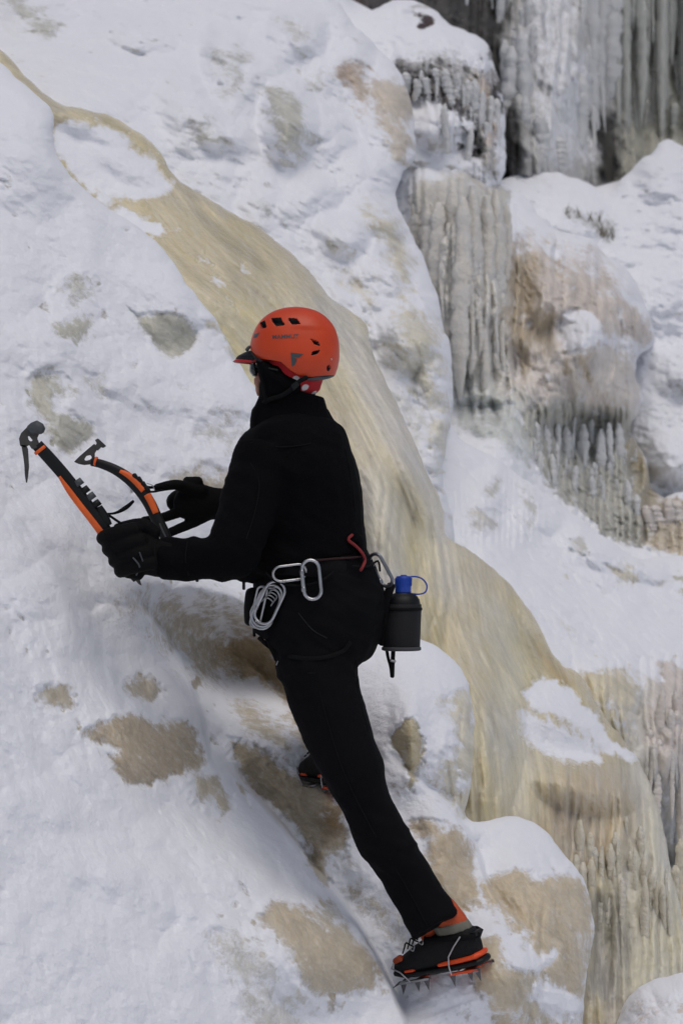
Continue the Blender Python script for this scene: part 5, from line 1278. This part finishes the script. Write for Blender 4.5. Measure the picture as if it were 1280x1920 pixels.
lbl = ['bright outermost loop of the carabiner bundle at the front hip', 'left edge loop of the carabiner bundle, showing as a dull rim', 'second loop in the carabiner bundle, just inside the bright one', 'third loop in the carabiner bundle, lying deeper and lower', 'innermost loop in the carabiner bundle, lowest and mostly hidden']
yb = -0.125
for i, (c, ax, ln, wd, dy, r) in enumerate([((506,1130),(-0.42,0.9),42,18,-0.010,0.0038), ((485,1138),(-0.22,0.97),39,9,0.016,0.0034), ((501,1136),(-0.40,0.9),41,19,-0.002,0.0034), ((498,1141),(-0.36,0.93),40,20,0.006,0.0032), ((500,1137),(-0.5,0.86),38,22,0.012,0.003)]):
    carabiner(lbl[i], c, ax, 1, ln, wd, yb + dy, r=r, group='carabiners bundled at the front hip', tilt=(0.006, 0.01), sub=(i == 0))
# small nuts on short wires inside the bundle
nuts = empty('rack_of_wires', P(508, 1118, yb)); tag(nuts, 'short wired climbing nuts clipped inside the carabiner bundle', 'climbing gear'); bpy.context.view_layer.update()
for i in range(5):
    u, v = 524 - 4 * i, 1104 + 5 * i
    tube('wire', [(u-18,v+4,yb+0.004),(u-8,v-3,yb-0.006),(u+3,v+4,yb-0.004),(u,v+12,yb)], 0.0018, K_STEEL, nuts, sides=6)

# ---- bottle
bottle = empty('water_bottle', P(752, 1220, 0.02)); tag(bottle, 'small black sleeved water bottle with blue cap hanging behind the hip', 'bottle'); bpy.context.view_layer.update()
bc = P(752, 1220, 0.02); q = PX
lathe('body', [(0.02,0.004),(0.046,0.006),(0.0485,0.02),(0.0485,0.13),(0.046,0.142),(0.036,0.154),(0.022,0.160),(0.021,0.172)], bc, K_DARK, bottle, tiltx=0.03)
lathe('sleeve', [(0.03,0.0),(0.048,0.001),(0.0515,0.006),(0.0518,0.06),(0.0522,0.118),(0.0515,0.128),(0.0495,0.129)], bc, K_SLEEVE, bottle, tiltx=0.03)
lathe('sleeve_trim', [(0.0515,0.110),(0.0545,0.112),(0.0545,0.118),(0.0515,0.120)], bc, K_GREY if False else K_WEB, bottle, tiltx=0.03)
lathe('sleeve_trim', [(0.049,0.000),(0.0545,0.002),(0.0545,0.009),(0.0515,0.011)], bc, pmat('grey_piping', (0.05,0.05,0.055), 0.8), bottle, tiltx=0.03)
cp = [(0.020,0.160),(0.0225,0.161)]
for i in range(8): cp += [(0.0228, 0.164 + i*0.0045), (0.0218, 0.1662 + i*0.0045)]
cap = lathe('cap', cp + [(0.0215,0.203),(0.019,0.206),(0.009,0.2065),(0.008,0.2095),(0.002,0.2098)], bc, K_BLUE, bottle, sides=48, tiltx=0.03)
for i in range(24):
    a = 2*math.pi*i/24; x, y = 0.0228*math.cos(a), 0.0228*math.sin(a)
    vs, fs = loft([(bc + Vector((x + z*0.03, y, z)), 0.0011, 0.0011) for z in (0.180, 0.190, 0.200)], sides=5)
    link('rib', mesh_from('rib', vs, fs), K_BLUE, cap)
tube('cap_loop', [(762,1083,0.02),(778,1081,0.02),(792,1086,0.02),(800,1098,0.02),(797,1110,0.02),(786,1114,0.02),(770,1113,0.02),(758,1113,0.0)], 0.0023, K_BLUE, bottle, depth=0.005)
tube('hanging_strap', [(733,1098,-0.02),(728,1112,-0.025),(722,1135,-0.02),(719,1170,-0.01),(716,1205,0.0)], 0.012, K_WEB, bottle, depth=0.003)
tube('strap_tail', [(724,1214,0.0),(727,1232,0.0),(732,1250,0.0),(734,1266,0.0)], 0.0045, K_WEB, bottle, depth=0.0015)
tube('strap_tail', [(737,1218,-0.01),(736,1236,-0.01),(735,1268,-0.01)], 0.006, K_WEB, bottle, depth=0.0015)
tube('strap_buckle', [(733,1239,-0.014),(740,1240,-0.014)], 0.004, K_STEEL, bottle)
